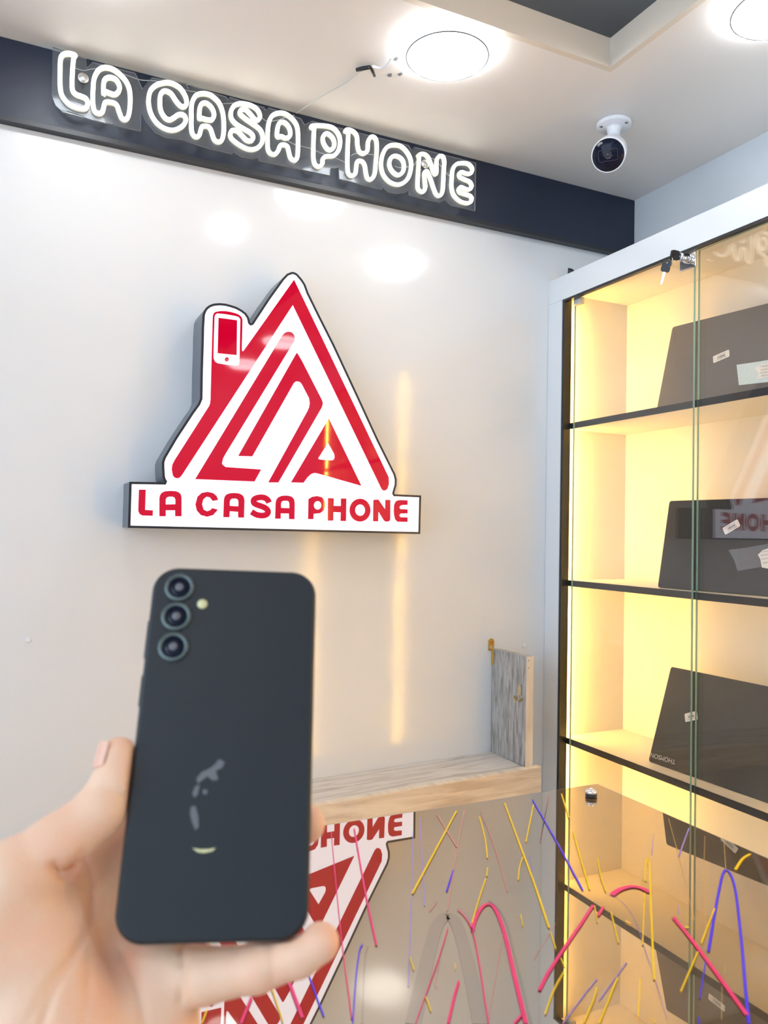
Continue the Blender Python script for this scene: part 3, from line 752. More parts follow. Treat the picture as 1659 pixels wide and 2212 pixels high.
sticker(F, 0.042, 0.019, lap1, (('S*HOME 4*12*8', 0.30, 0.0032), ('27 500.00 DA', -0.30, 0.0042)), 1)
F, L = lid_frame(LM2, (1565, 1148), (1597, 1129)); F = frame_M(on_lid(LM2, 1580, 1138.5), F.col[0][:3], F.col[1][:3], F.col[2][:3])
sticker(F, 0.040, 0.018, lap2, (('S*HOME 4*12*8', 0.30, 0.0032), ('27 500.00 DA', -0.30, 0.0042)), 2)
F, L = lid_frame(LM3, (1478, 1550), (1509, 1543)); F = frame_M(on_lid(LM3, 1493, 1548), F.col[0][:3], F.col[1][:3], F.col[2][:3])
sticker(F, 0.035, 0.020, lap3, (('S*HOME 4*12*8', 0.30, 0.0030), ('32 500.00 DA', -0.30, 0.0040)), 3)
def torn(px_list, Mx, m, parent, name, off=0.0007, jag=0.0):
    rnd = random.Random(len(px_list)); P = [on_lid(Mx, *p, off) for p in px_list]
    n = Mx.to_3x3() @ Vector((0, 0, 1)); Q = []
    for i, p in enumerate(P):
        q_ = P[(i+1) % len(P)]; Q.append(p)
        if jag:
            for t in (0.33, 0.66):
                v = p.lerp(q_, t); d = (q_-p).normalized().cross(n); Q.append(v+d*(rnd.random()-0.5)*jag)
    return MB().poly(Q, [], n*-(off*0.8)).build(name, m, parent)
def scribble(Mx, rows, parent, seed, off=0.0012):
    k = MB(); rnd = random.Random(seed)
    for x0, x1, y, dy in rows:
        x = x0; pts = []; i = 0
        while x < x1:
            pts.append(on_lid(Mx, x, y+dy*(x-x0)/(x1-x0)+(1.6 if i % 2 else -1.6)*rnd.uniform(0.4, 1.1), off)); x += rnd.uniform(0.9, 1.9); i += 1
        if len(pts) > 2: k.tube(pts, 0.00028, 4)
    k.build('handwriting', M['ink'], parent)
t1 = torn([(1591,788),(1640,781),(1700,770),(1712,816),(1660,825),(1596,832)], LM1, M['tape_glare'], lap1, 'shiny_tape', 0.0006)
n1 = torn([(1631,795),(1640,788),(1655,784),(1680,779),(1700,786),(1696,812),(1672,818),(1655,814),(1645,819),(1636,820),(1639,806)], LM1, M['paper'], t1, 'torn_note', 0.0011, 0.002)
scribble(LM1, ((1640,1692,792,-6),(1643,1692,799,-6),(1641,1690,806,-6),(1645,1685,812,-5)), n1, 5)
t2 = torn([(1572,1188),(1600,1185),(1640,1178),(1705,1168),(1712,1212),(1650,1224),(1593,1233),(1585,1208)], LM2, M['tape'], lap2, 'shiny_tape', 0.0006)
n2 = torn([(1637,1198),(1648,1188),(1662,1184),(1690,1180),(1698,1190),(1690,1218),(1668,1224),(1655,1228),(1646,1226),(1643,1210)], LM2, M['paper'], t2, 'torn_note', 0.0011, 0.002)
scribble(LM2, ((1645,1690,1192,-5),(1642,1690,1200,-6),(1645,1688,1208,-6),(1648,1686,1216,-5)), n2, 6)

# ------------------------------------------------------------------ wooden wall tray
tray = empty('wall_shelf', (0.9, D, OZ-0.6))
YT = 1.630
a, b, c_, d_ = at(674, 1684, 'Y', D), at(1060, 1623, 'Y', D), at(1140, 1659, 'Y', YT), at(674, 1727, 'Y', YT)
xa = 0.45; sl = (b.z-a.z)/(b.x-a.x); zb = lambda x: b.z+sl*(x-b.x)
XS = 1.1795
def slab(x0, x1, y0, y1, up, dn):
    vs = [(x0, y0, zb(x0)+dn), (x1, y0, zb(x1)+dn), (x1, y1, zb(x1)+dn), (x0, y1, zb(x0)+dn), (x0, y0, zb(x0)+up), (x1, y0, zb(x1)+up), (x1, y1, zb(x1)+up), (x0, y1, zb(x0)+up)]
    return MB().add(vs, [(0,3,2,1),(4,5,6,7),(0,1,5,4),(1,2,6,5),(2,3,7,6),(3,0,4,7)])
slab(xa, XS+0.022, YT-0.001, D-0.001, 0, -0.016).build('base_board', M['greywood_h'], tray)
slab(xa, 1.2165, YT-0.0165, YT-0.0012, 0.000, -0.060).build('front_board', M['oak'], tray)
slab(xa, 1.2165, YT-0.0166, YT+0.0045, 0.0016, 0.0002).build('edge_band', M['oak_v'], tray)
zt = at(1060, 1401, 'Y', D).z; zt2 = at(1134, 1419, 'Y', YT).z
sp = MB(); vs = [(XS, YT, zb(XS)+0.0017), (XS+0.019, YT, zb(XS)+0.0017), (XS+0.019, D-0.001, zb(XS)+0.0003), (XS, D-0.001, zb(XS)+0.0003), (XS, YT, zt2), (XS+0.019, YT, zt2), (XS+0.019, D-0.001, zt), (XS, D-0.001, zt)]
sp.add(vs, [(0,3,2,1),(4,5,6,7),(0,1,5,4),(1,2,6,5),(2,3,7,6),(3,0,4,7)])
spo = sp.build('side_board', M['greywood'], tray)
eb = MB().box((XS-0.0005, YT-0.0022, zb(XS)+0.0019), (XS+0.0205, YT-0.0003, zt2+0.0005)).build('pale_edge_band', M['oak_v'], tray)
sc_ = MB()
for px, py in ((1142, 1427), (1142.5, 1443)):
    p = at(px, py, 'Y', YT-0.003); sc_.lathe([(0.0012, 0), (0.0012, 0.0006)], 10, 0, frame_M((p.x, YT-0.0024, p.z), (1, 0, 0), (0, 0, 1), (0, -1, 0)))
sc_.build('nail_holes', M['ink'], eb)
tag(tray, 'unfinished wooden wall shelf with grey side board and pale oak front below the sign', 'shelf')
# brackets
bk = empty('hanging_bracket', tuple(at(1063, 1395, 'Y', D)))
zt_ = at(1062, 1379, 'Y', D).z; p = at(1062, 1390, 'Y', D-0.004)
def stadium(cx, z0, z1, r, n=12):
    return [(cx+r*math.cos(a), z1-r+r*math.sin(a)) for a in [math.pi*k/n for k in range(n+1)]]+[(cx-r, z0), (cx+r, z0)]
mbk = MB(); st = stadium(p.x, zt-0.004, zt_, 0.0085)
hl = [(p.x+0.0020*math.cos(a), zt_-0.009+0.0020*math.sin(a)) for a in [k*math.pi/5 for k in range(10)]]
hl2 = [(p.x+0.0044*math.cos(a), zt+0.0048+0.0052*math.sin(a)) for a in [k*math.pi/6 for k in range(12)]]
mbk.poly([(x, D-0.0035, z) for x, z in st], [[(x, D-0.0035, z) for x, z in hl], [(x, D-0.0035, z) for x, z in hl2]], Vector((0, 0.003, 0)))
mbk.build('eye_plate', M['gold'], bk)
MB().box((XS-0.0028, D-0.012, zt-0.042), (XS-0.0004, D-0.002, zt-0.001), 0, None, 0.0006).build('side_strap', M['gold'], bk)
tag(bk, 'yellow metal hanging plate at the top of the grey side board', 'bracket')
hk = empty('rail_socket', tuple(at(1120, 1495, 'X', XS-0.002)))
X0 = XS-0.0006
pa, pb = at(1122, 1482, 'X', X0), at(1125, 1497, 'X', X0)
yc = (pa.y+pb.y)/2; rr = 0.0068
S = [(yc+rr*math.cos(t), pa.z-0.002+rr*math.sin(t)) for t in [math.pi*k/10 for k in range(11)]]+[(yc-rr, pb.z-0.006), (yc+rr, pb.z-0.006)]
MB().poly([(X0-0.0022, y, z) for y, z in S], [], Vector((0.002, 0, 0))).build('back_plate', M['brass'], hk)
cc = at(1122, 1507, 'X', X0)
U = []
cup = MB(); n = 18; vs = []
for k in range(n+1):
    a = math.pi*(0.02+0.96*k/n)+math.pi
    for r_, xx in ((0.0135, 0), (0.0135, -0.012), (0.0118, -0.012), (0.0118, 0)):
        vs.append((X0-0.0003+xx, yc+r_*math.cos(a), cc.z+0.004+r_*math.sin(a)))
fs = []
for k in range(n):
    for j in range(4): fs.append((k*4+j, k*4+(j+1) % 4, (k+1)*4+(j+1) % 4, (k+1)*4+j))
fs += [(0, 1, 2, 3), tuple(n*4+j for j in (3, 2, 1, 0))]
cup.add(vs, fs, 0); cup.build('cup', M['brass'], hk)
MB().lathe([(0.0016, 0), (0.0013, 0.001)], 12, 0, frame_M((X0-0.0023, yc, pa.z), (0, 1, 0), (0, 0, 1), (-1, 0, 0))).build('screw', M['steel'], hk)
tag(hk, 'metal rail socket screwed on the face of the grey side board', 'bracket')

# ------------------------------------------------------------------ security camera
sb = at(1326, 265, 'Z', 1.0)
sec = empty('security_camera', (sb.x, sb.y, HC))
Mx = frame_M((sb.x, sb.y, HC-0.0004), (1, 0, 0), (0, -1, 0), (0, 0, -1))
MB().lathe([(0.0405, 0), (0.041, 0.003), (0.041, 0.009), (0.039, 0.0105), (0.020, 0.0115), (0.017, 0.015), (0.0150, 0.024), (0.0150, 0.034)], 48, 0, Mx).build('mount', M['white_pl'], sec)
for dx, dy in ((-0.028, 0.012), (0.012, -0.030), (0.024, 0.022)):
    MB().lathe([(0.004, 0), (0.004, 0.0006)], 14, 0, frame_M((sb.x+dx, sb.y+dy, HC-0.0112), (1, 0, 0), (0, -1, 0), (0, 0, -1))).build('screw_hole', M['smudge'], sec)
fc = at(1314, 335, 'Y', sb.y-0.045)
fdir = (Vector((0, 0, OZ))-fc).normalized()
fdir = (fdir*1.0 + Vector((-0.20, -0.02, -0.22))).normalized()
back = Vector((sb.x, sb.y, HC-0.052))
fdir = (fdir + (fc-back).normalized()*0.35).normalized()
Mb = axis_M(fc, fdir)
MB().lathe([(0.012, -0.085), (0.030, -0.078), (0.0360, -0.060), (0.0385, -0.02), (0.0390, -0.001), (0.0378, 0.0015), (0.0362, 0.0015), (0.0362, -0.001)], 48, 0, Mb).build('housing', M['white_pl'], sec)
lens_o = MB().lathe([(0.0360, -0.004), (0.0360, 0.0005), (0.0350, 0.0022), (0.001, 0.0024)], 48, 0, Mb).build('front_glass', M['lens'], sec)
lf = MB(); q = rrect([(-0.022, -0.013), (0.022, -0.013), (0.022, 0.013), (-0.022, 0.013)], 0.004); q2 = rrect([(-0.0205, -0.0115), (0.0205, -0.0115), (0.0205, 0.0115), (-0.0205, 0.0115)], 0.003)
lf.poly([Mb @ Vector((x, y, 0.0034)) for x, y in q], [[Mb @ Vector((x, y, 0.0034)) for x, y in q2]], Mb.to_3x3() @ Vector((0, 0, -0.0008)))
lf.lathe([(0.0085, 0.0025), (0.0085, 0.0040), (0.0070, 0.0042), (0.0065, 0.0030), (0.0040, 0.0032), (0.0035, 0.0042), (0.0005, 0.0044)], 32, 0, Mb)
lf.build('lens_surround', M['lens_in'], lens_o)
MB().lathe([(0.0165, -0.016), (0.0175, 0.0), (0.016, 0.016), (0.008, 0.021)], 32, 0, frame_M(back, (1, 0, 0), (0, -1, 0), (0, 0, -1))).build('ball_joint', M['white_pl'], sec)
tag(sec, 'white bullet camera with a black round face hanging from the ceiling', 'security camera')

# ------------------------------------------------------------------ counter with coloured lines
ZT = -0.32
tc_ = at(1290, 1693, 'Z', ZT)
TX1, TY1 = tc_.x, tc_.y; TX0, TY0 = -0.75, -0.42
counter = empty('counter', ((TX0+TX1)/2, (TY0+TY1)/2, 0))
m = MB(); th_ = 0.008; zz = OZ+ZT
vs = [(TX0,TY0,zz-th_),(TX1,TY0,zz-th_),(TX1,TY1,zz-th_),(TX0,TY1,zz-th_),(TX0,TY0,zz),(TX1,TY0,zz),(TX1,TY1,zz),(TX0,TY1,zz)]
bw = 0.0016
m.add(vs, [(0,3,2,1),(0,1,5,4),(1,2,6,5),(2,3,7,6),(3,0,4,7)], 1)
m.add([(TX0+bw,TY0+bw,zz+0.0004),(TX1-bw,TY0+bw,zz+0.0004),(TX1-bw,TY1-bw,zz+0.0004),(TX0+bw,TY1-bw,zz+0.0004)]+vs[4:], [(0,1,2,3)], 0)
m.add([(TX0+bw,TY0+bw,zz+0.0004),(TX1-bw,TY0+bw,zz+0.0004),(TX1-bw,TY1-bw,zz+0.0004),(TX0+bw,TY1-bw,zz+0.0004)]+vs[4:], [(4,5,1,0),(5,6,2,1),(6,7,3,2),(7,4,0,3)], 1)
top = m.build('glass_top', [M['mirror'], M['table_edge']], counter)
MB().box((TX0+0.03, TY0+0.03, 0), (TX1-0.05, TY1-0.05, zz-th_-0.0005)).build('body', M['counter'], counter)
tag(counter, 'counter with a bronze reflecting glass top covered in coloured lines', 'counter')
cpp = at(1277, 1722, 'Z', ZT)
bolt = empty('cap_bolt', tuple(cpp))
Mx = Matrix.Translation((cpp.x, cpp.y, zz+0.0006))
MB().lathe([(0.0068, 0), (0.0072, 0.0015), (0.0066, 0.0045)], 28, 0, Mx).build('rubber_ring', M['black'], bolt)
MB().lathe([(0.0070, 0.0045), (0.0074, 0.0060), (0.0064, 0.0085), (0.0025, 0.0098), (0.0022, 0.0090)], 28, 0, Mx).build('cap', M['chrome'], bolt)
tag(bolt, 'chrome capped bolt on the far corner of the counter', 'bolt')
ZA = (1150, 1680, 3.26); ZB = (650, 1720, 2.91); ZC = (0, 1180, 2.1434)
lines = {
'yellow': [(ZA,10,[(205,115),(258,285)]),(ZA,12,[(285,380),(345,590),(403,790)]),(ZA,9,[(460,570),(480,690),(518,806)]),
 (ZA,9,[(797,730),(796,650),(802,590),(813,575),(824,605),(833,850),(845,1150),(857,1425)]),(ZA,9,[(792,815),(783,1000),(776,1180)]),
 (ZA,9,[(128,1090),(165,1210)]),(ZA,9,[(200,1275),(228,1330)]),(ZA,10,[(555,950),(605,1165)]),(ZA,14,[(1283,925),(1190,1170)]),(ZA,13,[(1165,1230),(1045,1510)]),
 (ZA,20,[(1430,650),(1480,575),(1535,540)]),(ZA,12,[(222,1370),(150,1500),(90,1670)]),(ZA,12,[(455,1480),(430,1570),(360,1734)]),(ZA,13,[(600,1410),(545,1550),(470,1734)]),
 (ZA,9,[(760,1415),(745,1690)]),(ZA,7,[(438,905),(458,1020)]),(ZA,14,[(1078,1050),(1100,1060)]),(ZA,6,[(655,1010),(693,1032)]),(ZA,7,[(855,1705),(862,1734)]),
 (ZB,14,[(978,95),(700,615)]),(ZB,12,[(1280,45),(1370,290),(1470,560),(1560,830)]),(ZB,9,[(1462,55),(1415,290)]),(ZB,8,[(1395,385),(1375,450),(1366,530)]),
 (ZB,9,[(1122,130),(1158,270),(1172,390)]),(ZB,8,[(1172,450),(1168,505)]),(ZB,9,[(1162,520),(1120,650),(1075,800)]),(ZB,8,[(685,1015),(710,1095)]),
 (ZB,8,[(785,1265),(818,1355)]),(ZB,6,[(1380,745),(1395,820)]),(ZB,6,[(972,1055),(970,1090)]),(ZC,7,[(960,1825),(985,1880)]),(ZC,6,[(1050,1865),(1090,1857),(1130,1862)]),
 (ZC,7,[(1255,2040),(1310,2205)]),(ZC,8,[(958,2150),(935,2212)])],
'pink': [(ZA,24,[(428,900),(330,1050),(200,1240),(110,1380),(48,1500)]),(ZA,20,[(500,912),(462,975)]),(ZA,20,[(560,828),(620,787),(700,768),(770,780),(828,810)]),
 (ZA,24,[(992,985),(1150,1180),(1512,1675)]),(ZB,18,[(1078,850),(1095,780),(1130,710),(1170,680),(1205,690),(1245,760),(1290,900),(1340,1120),(1415,1432)]),
 (ZB,8,[(985,712),(1040,770),(1085,870),(1120,1050),(1180,1432)]),(ZB,12,[(335,205),(400,580),(475,940)]),(ZB,7,[(190,225),(250,850),(320,1400)]),
 (ZB,18,[(992,1165),(965,1260),(925,1432)]),(ZB,6,[(925,830),(860,1040),(720,1432)]),(ZB,17,[(1390,1375),(1340,1432)]),
 (ZC,18,[(1335,2010),(1400,2185)]),(ZC,14,[(1165,2090),(1115,2212)])],
'blue': [(ZA,11,[(0,155),(180,470),(355,795)]),(ZA,14,[(1240,1225),(1290,920),(1330,720),(1350,660),(1368,650),(1390,672),(1415,730),(1440,860),(1475,1180),(1500,1480),(1525,1734)]),
 (ZA,9,[(1220,1300),(1178,1555)]),(ZA,9,[(1168,1690),(1178,1734)]),(ZB,10,[(958,465),(915,600)]),(ZB,8,[(325,1432),(345,1150),(365,990),(378,945),(390,930)]),(ZB,10,[(40,1095),(90,1240),(145,1385)]),
 (ZC,9,[(880,2160),(920,2212)])],
'fpink': [(ZB,6,[(1030,90),(985,320),(920,720)]),(ZB,8,[(855,115),(980,320)]),(ZB,5,[(1130,95),(1220,330),(1300,600)]),(ZB,4,[(1270,870),(1180,1400)]),(ZB,4,[(875,1015),(845,1185),(870,1198)]),
 (ZB,5,[(1555,0),(1505,290)]),(ZB,5,[(855,662),(808,725)]),(ZA,5,[(115,130),(55,450)]),(ZB,3,[(1600,800),(1465,1025)])],
'fblue': [(ZB,6,[(705,220),(695,620),(675,1195)]),(ZB,7,[(748,135),(765,450),(778,690)]),(ZA,10,[(1103,355),(1030,555)]),(ZA,8,[(665,1300),(600,1390),(470,1570)]),
 (ZA,8,[(455,1415),(350,1550),(215,1730)]),(ZA,5,[(855,395),(840,540)]),(ZA,4,[(1027,905),(1030,965)]),(ZB,4,[(1440,370),(1455,470)]),(ZA,3,[(530,815),(640,880),(730,1020),(790,1200),(870,1440),(950,1700)])],
'fyel': [(ZA,3,[(958,285),(1030,550),(1140,1000)]),(ZA,4,[(1350,460),(1362,640)]),(ZA,3,[(1215,410),(1208,700),(1222,1050)]),(ZA,3,[(1335,1470),(1333,1700)]),(ZA,3,[(1355,1320),(1353,1375)]),(ZA,3,[(765,715),(768,775)])],
'dull': [(ZB,58,[(705,1432),(790,1050),(850,830),(900,760),(945,757),(990,830),(1040,1000),(1085,1200),(1130,1432)]),(ZB,14,[(1180,655),(1230,690),(1290,790),(1340,980),(1390,1180),(1450,1432)]),
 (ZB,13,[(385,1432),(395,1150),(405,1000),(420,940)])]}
NAMES = {'yellow': 'yellow_line', 'pink': 'pink_line', 'blue': 'blue_line', 'fpink': 'faded_pink_line', 'fblue': 'faded_violet_line', 'fyel': 'faded_ochre_line', 'dull': 'dull_arc'}
for li, (key, L) in enumerate(lines.items()):
    h = zz+0.0007+0.00012*(6-li)
    for (ox, oy, s), w_, pts in L:
        P = [at(ox+x/s, oy+y/s, 'Z', ZT+0.0008) for x, y in pts]
        if len(P) > 2: P = spline(P, False, 6)
        # the traced width is a screen width of a lying stripe: convert at the middle of the stripe
        mid = P[len(P)//2]; dep = (mid-Vector((0, 0, OZ))).dot(MF); wpx = w_/s
        tdir = (P[-1]-P[0]).normalized()
        i0 = len(P)//2; tt = (P[min(i0+1, len(P)-1)]-P[max(i0-1, 0)]).normalized(); nn = Vector((-tt.y, tt.x, 0))
        # apparent width of a unit sideways step, seen across the stripe
        def pr(v): v = v-Vector((0, 0, OZ)); return Vector((MR.dot(v)/MF.dot(v), MD.dot(v)/MF.dot(v)))*FPX
        e0 = pr(mid); e1 = pr(mid+nn*0.001)-e0; e2 = (pr(mid+tt*0.001)-e0).normalized()
        across = abs(e1.x*e2.y-e1.y*e2.x)
        hw = 0.00092*wpx/max(across, 0.35)/2
        hw = min(hw, 0.0085 if key != 'dull' else 0.02)
        for i in range(len(P)-1):
            pass
        l = []; r = []
        for i, p in enumerate(P):
            t = P[min(i+1, len(P)-1)]-P[max(i-1, 0)]; t.z = 0; t.normalize(); n_ = Vector((-t.y, t.x, 0))*hw
            l.append(Vector((p.x+n_.x, p.y+n_.y, h))); r.append(Vector((p.x-n_.x, p.y-n_.y, h)))
        k = len(l)
        MB().add(l+r, [(i+k, i+k+1, i+1, i) for i in range(k-1)], 0).build(NAMES[key], M[key], counter)

# ------------------------------------------------------------------ phone in the hand
SC = 0.3803
dep = [1.0*SC, 1.0286*SC, 0.84736*SC, 0.81876*SC]
cs = [cam_pt(x, y, d) for (x, y), d in zip([(333,1222),(683,1235),(668,2033),(240,2045)], dep)]
pu = (cs[1]-cs[0]).normalized(); pv = (cs[0]-cs[3]).normalized(); pn = pu.cross(pv).normalized(); pv = pn.cross(pu)
pcn = (cs[0]+cs[1]+cs[2]+cs[3])/4
PM = frame_M(pcn, pu, pv, pn)                 # x right, y up, z towards the viewer
PW, PH, PT = 0.0781, 0.1613, 0.0082
phone = empty('smartphone', tuple(pcn))
def rr_pts(w, h, r, n=10):
    out = []
    for cx_, cy_, a0 in ((w/2-r, h/2-r, 0), (-w/2+r, h/2-r, 90), (-w/2+r, -h/2+r, 180), (w/2-r, -h/2+r, 270)):
        for k in range(n+1):
            a = R_(a0+90*k/n); out.append((cx_+r*math.cos(a), cy_+r*math.sin(a)))
    return out
def stack(levels, name, m, parent, closed=True):
    """levels: (inset, z) rings of the rounded outline"""
    mb = MB(); rings = []
    for ins_, z in levels:
        rings.append([PM @ Vector((x, y, z)) for x, y in rr_pts(PW-2*ins_, PH-2*ins_, 0.0120-ins_*0.6)])
    n = len(rings[0]); vs = [p for r in rings for p in r]; fs = []
    for i in range(len(rings)-1):
        for k in range(n): fs.append((i*n+k, (i+1)*n+k, (i+1)*n+(k+1) % n, i*n+(k+1) % n))
    mb.add(vs, [f[::-1] for f in fs], 0, True)
    mb.add(rings[-1], [tuple(range(n))], 0); mb.add(rings[0], [tuple(reversed(range(n)))], 0)
    return mb.build(name, m, parent)
stack([(0.0008, -PT), (0.0002, -PT+0.0009), (0, -PT+0.003), (0, -0.0022), (0.0003, -0.0014)], 'frame', M['phone_frame'], phone)
stack([(0.0004, -0.0013), (0.0004, -0.0010), (0.0008, -0.0003), (0.0016, 0)], 'back_cover', M['phone'], phone)
def on_ph(px, py):
    d = ray(px, py); c = Vector((0, 0, OZ)); t = (pcn-c).dot(pn)/d.dot(pn)
    p = c+d*t-pcn; return (p.dot(pu), p.dot(pv))
for px, py in ((388, 1270), (381, 1332.5), (374.5, 1398)):
    x, y = on_ph(px, py)
    Mc = PM @ Matrix.Translation((x, y, 0))
    r_o = MB(); r_o.lathe([(0.0070, -0.0001), (0.0070, 0.0010), (0.0066, 0.0016), (0.0054, 0.0017), (0.0050, 0.0011), (0.0049, 0.0005)], 40, 0, Mc)
    ro = r_o.build('camera_ring', M['ring'], phone)
    MB().lathe([(0.0049, 0.0006), (0.0049, 0.0009), (0.0030, 0.0012), (0.0002, 0.0013)], 32, 0, Mc).build('lens_glass', M['lens'], ro)
    MB().lathe([(0.0020, 0.0013), (0.0018, 0.0016), (0.0002, 0.0017)], 24, 0, Mc).build('lens_centre', M['smudge'], ro)
x, y = on_ph(437, 1305)
MB().lathe([(0.0024, 0.0001), (0.0023, 0.0004), (0.0002, 0.0006)], 24, 0, PM @ Matrix.Translation((x, y, 0))).build('flash', M['flash'], phone)
bt_ = MB()
for y0, y1 in ((0.018, 0.034), (0.040, 0.060)):
    bt_.box((-PW/2-0.0006, y0-0.004, -0.0055), (-PW/2+0.0005, y1-0.006, -0.0028), 0, PM, 0.0002)
bt_.build('side_buttons', M['phone_frame'], phone)
sg = MB()
for pl in ([(1015,985),(1040,1000),(1030,1025),(1000,1040),(1010,1080),(985,1085),(960,1065),(935,1085),(915,1100),(910,1075),(935,1045),(970,1030),(995,1010)],
           [(905,1110),(925,1105),(915,1150),(900,1165),(890,1145)], [(940,1125),(962,1130),(955,1150),(938,1145)],
           [(885,1205),(905,1203),(918,1250),(920,1300),(905,1315),(890,1280),(880,1240)]):
    P_ = [on_ph(x/2.1434, 1180+y/2.1434) for x, y in pl]
    sg.poly([PM @ Vector((x, y, 0.00025)) for x, y in P_], [], pn*-0.0002)
sg.build('smudge', M['smudge'], phone)
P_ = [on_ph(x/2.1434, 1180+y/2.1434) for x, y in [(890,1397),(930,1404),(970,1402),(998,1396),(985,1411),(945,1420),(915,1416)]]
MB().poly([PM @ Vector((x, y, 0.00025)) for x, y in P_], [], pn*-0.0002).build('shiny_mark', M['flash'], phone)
tag(phone, 'black smartphone with three rear lenses held up in the hand', 'phone')

# ------------------------------------------------------------------ hand: smooth union of tapering limbs, meshed
def cp3(px, py, d):
    return np.array([(px-CX)/FPX*d, (py-CY)/FPX*d, d])
mm = 0.001
chains = [  # (points in view coordinates, radii in mm, blend in mm)
 ([(255,1634,.344),(250,1690,.339),(214,1752,.333),(120,1830,.324),(20,1905,.315),(-90,2040,.305)], [8.4,9.9,10.6,12.5,15,20], 6),     # thumb
 ([(20,1950,.322),(60,2060,.318),(90,2190,.312)], [19,25,27], 12),
 ([(170,1905,.347),(150,2010,.343),(150,2150,.335),(60,2300,.315)], [11,15,18,26], 10),
 ([(235,1960,.348),(240,2060,.343),(230,2180,.335),(120,2380,.31)], [11,14,17,26], 10),
 ([(300,2060,.340),(320,2130,.335),(310,2230,.328),(200,2400,.31)], [11,15,17,24], 10),
 ([(345,2085,.334),(350,2160,.330),(330,2260,.325),(240,2400,.31)], [12,15,18,24], 10),
 ([(60,2300,.312),(90,2480,.300),(80,2800,.270)], [28,27,30], 14),
 ([(160,2300,.312),(180,2480,.300),(180,2800,.270)], [28,27,30], 14),
 ([(170,1895,.350),(270,1790,.366),(390,1640,.383),(470,1560,.390)], [11,10.5,9.2,7.8], 5),    # index, behind the phone
 ([(215,1930,.352),(350,1820,.366),(500,1720,.378),(600,1660,.384)], [11,10.5,9.2,7.8], 5),    # middle, behind the phone
 ([(255,1990,.350),(400,1905,.355),(540,1835,.362),(662,1780,.3605)], [11,10,9.0,8.6], 5),       # ring, its tip shows at the right edge
 ([(330,2092,.335),(440,2108,.327),(555,2091,.3245),(645,2064,.3235),(692,2036,.3235)], [12.5,10.6,9.2,8.2,7.9], 4)]  # little finger under the phone
VX = 0.0013
allp = np.array([cp3(*p) for ch in chains for p in ch[0]])
lo = np.array([-0.215, 0.075, 0.24]); hi = np.array([0.005, 0.30, 0.405])
nx, ny, nz = [int(v) for v in np.ceil((hi-lo)/VX)]
gx = (lo[0]+VX*np.arange(nx)).astype(np.float32); gy = (lo[1]+VX*np.arange(ny)).astype(np.float32); gz = (lo[2]+VX*np.arange(nz)).astype(np.float32)
X_, Y_, Z_ = np.meshgrid(gx, gy, gz, indexing='ij')
def cone(a, b, ra, rb):
    ab = b-a; L2 = float(ab@ab)
    t = np.clip(((X_-a[0])*ab[0]+(Y_-a[1])*ab[1]+(Z_-a[2])*ab[2])/L2, 0, 1)
    d = np.sqrt((X_-a[0]-t*ab[0])**2+(Y_-a[1]-t*ab[1])**2+(Z_-a[2]-t*ab[2])**2)
    t2 = t*t*(3-2*t)
    return d-(ra+(rb-ra)*t2)
def smin(a, b, k):
    h = np.clip(0.5+0.5*(b-a)/k, 0, 1)
    return b*(1-h)+a*h-k*h*(1-h)
F_ = None
for pts, rad, k in chains:
    P = [cp3(*p) for p in pts]; f_ = None
    for i in range(len(P)-1):
        g_ = cone(P[i], P[i+1], rad[i]*mm, rad[i+1]*mm)
        f_ = g_ if f_ is None else np.minimum(f_, g_) if False else smin(f_, g_, 0.003)
    F_ = f_ if F_ is None else smin(F_, f_, k*mm)
# skin creases, pressed a millimetre into the palm side
def crease(path, depth_, width):
    global F_
    best = None
    for (x0, y0), (x1, y1) in zip(path[:-1], path[1:]):
        a = np.array([(x0-CX)/FPX, (y0-CY)/FPX]); b = np.array([(x1-CX)/FPX, (y1-CY)/FPX]); ab = b-a
        u = X_/Z_-a[0]; v = Y_/Z_-a[1]
        t = np.clip((u*ab[0]+v*ab[1])/float(ab@ab), 0, 1)
        dd = np.sqrt((u-t*ab[0])**2+(v-t*ab[1])**2)*Z_
        best = dd if best is None else np.minimum(best, dd)
    F_ = F_+1.5*depth_*mm*np.exp(-(best/(width*mm))**2)
crease([(118,1872),(135,1888),(160,1868)], 3.0, 2.2)
crease([(175,1840),(192,1880),(197,1940),(190,2010),(160,2070),(120,2130),(90,2212)], 1.3, 1.5)
crease([(262,2050),(290,2110),(305,2170),(312,2212)], 0.9, 1.4)
crease([(392,2045),(398,2100),(390,2160)], 1.0, 1.2)
crease([(585,2030),(590,2080),(588,2120)], 0.6, 1.4)
crease([(190,2050),(192,2140),(180,2212)], 0.6, 1.3)
crease([(228,1695),(262,1722),(285,1730)], 0.7, 1.6)
crease([(60,2212),(110,2120),(170,2040)], 0.7, 1.4)
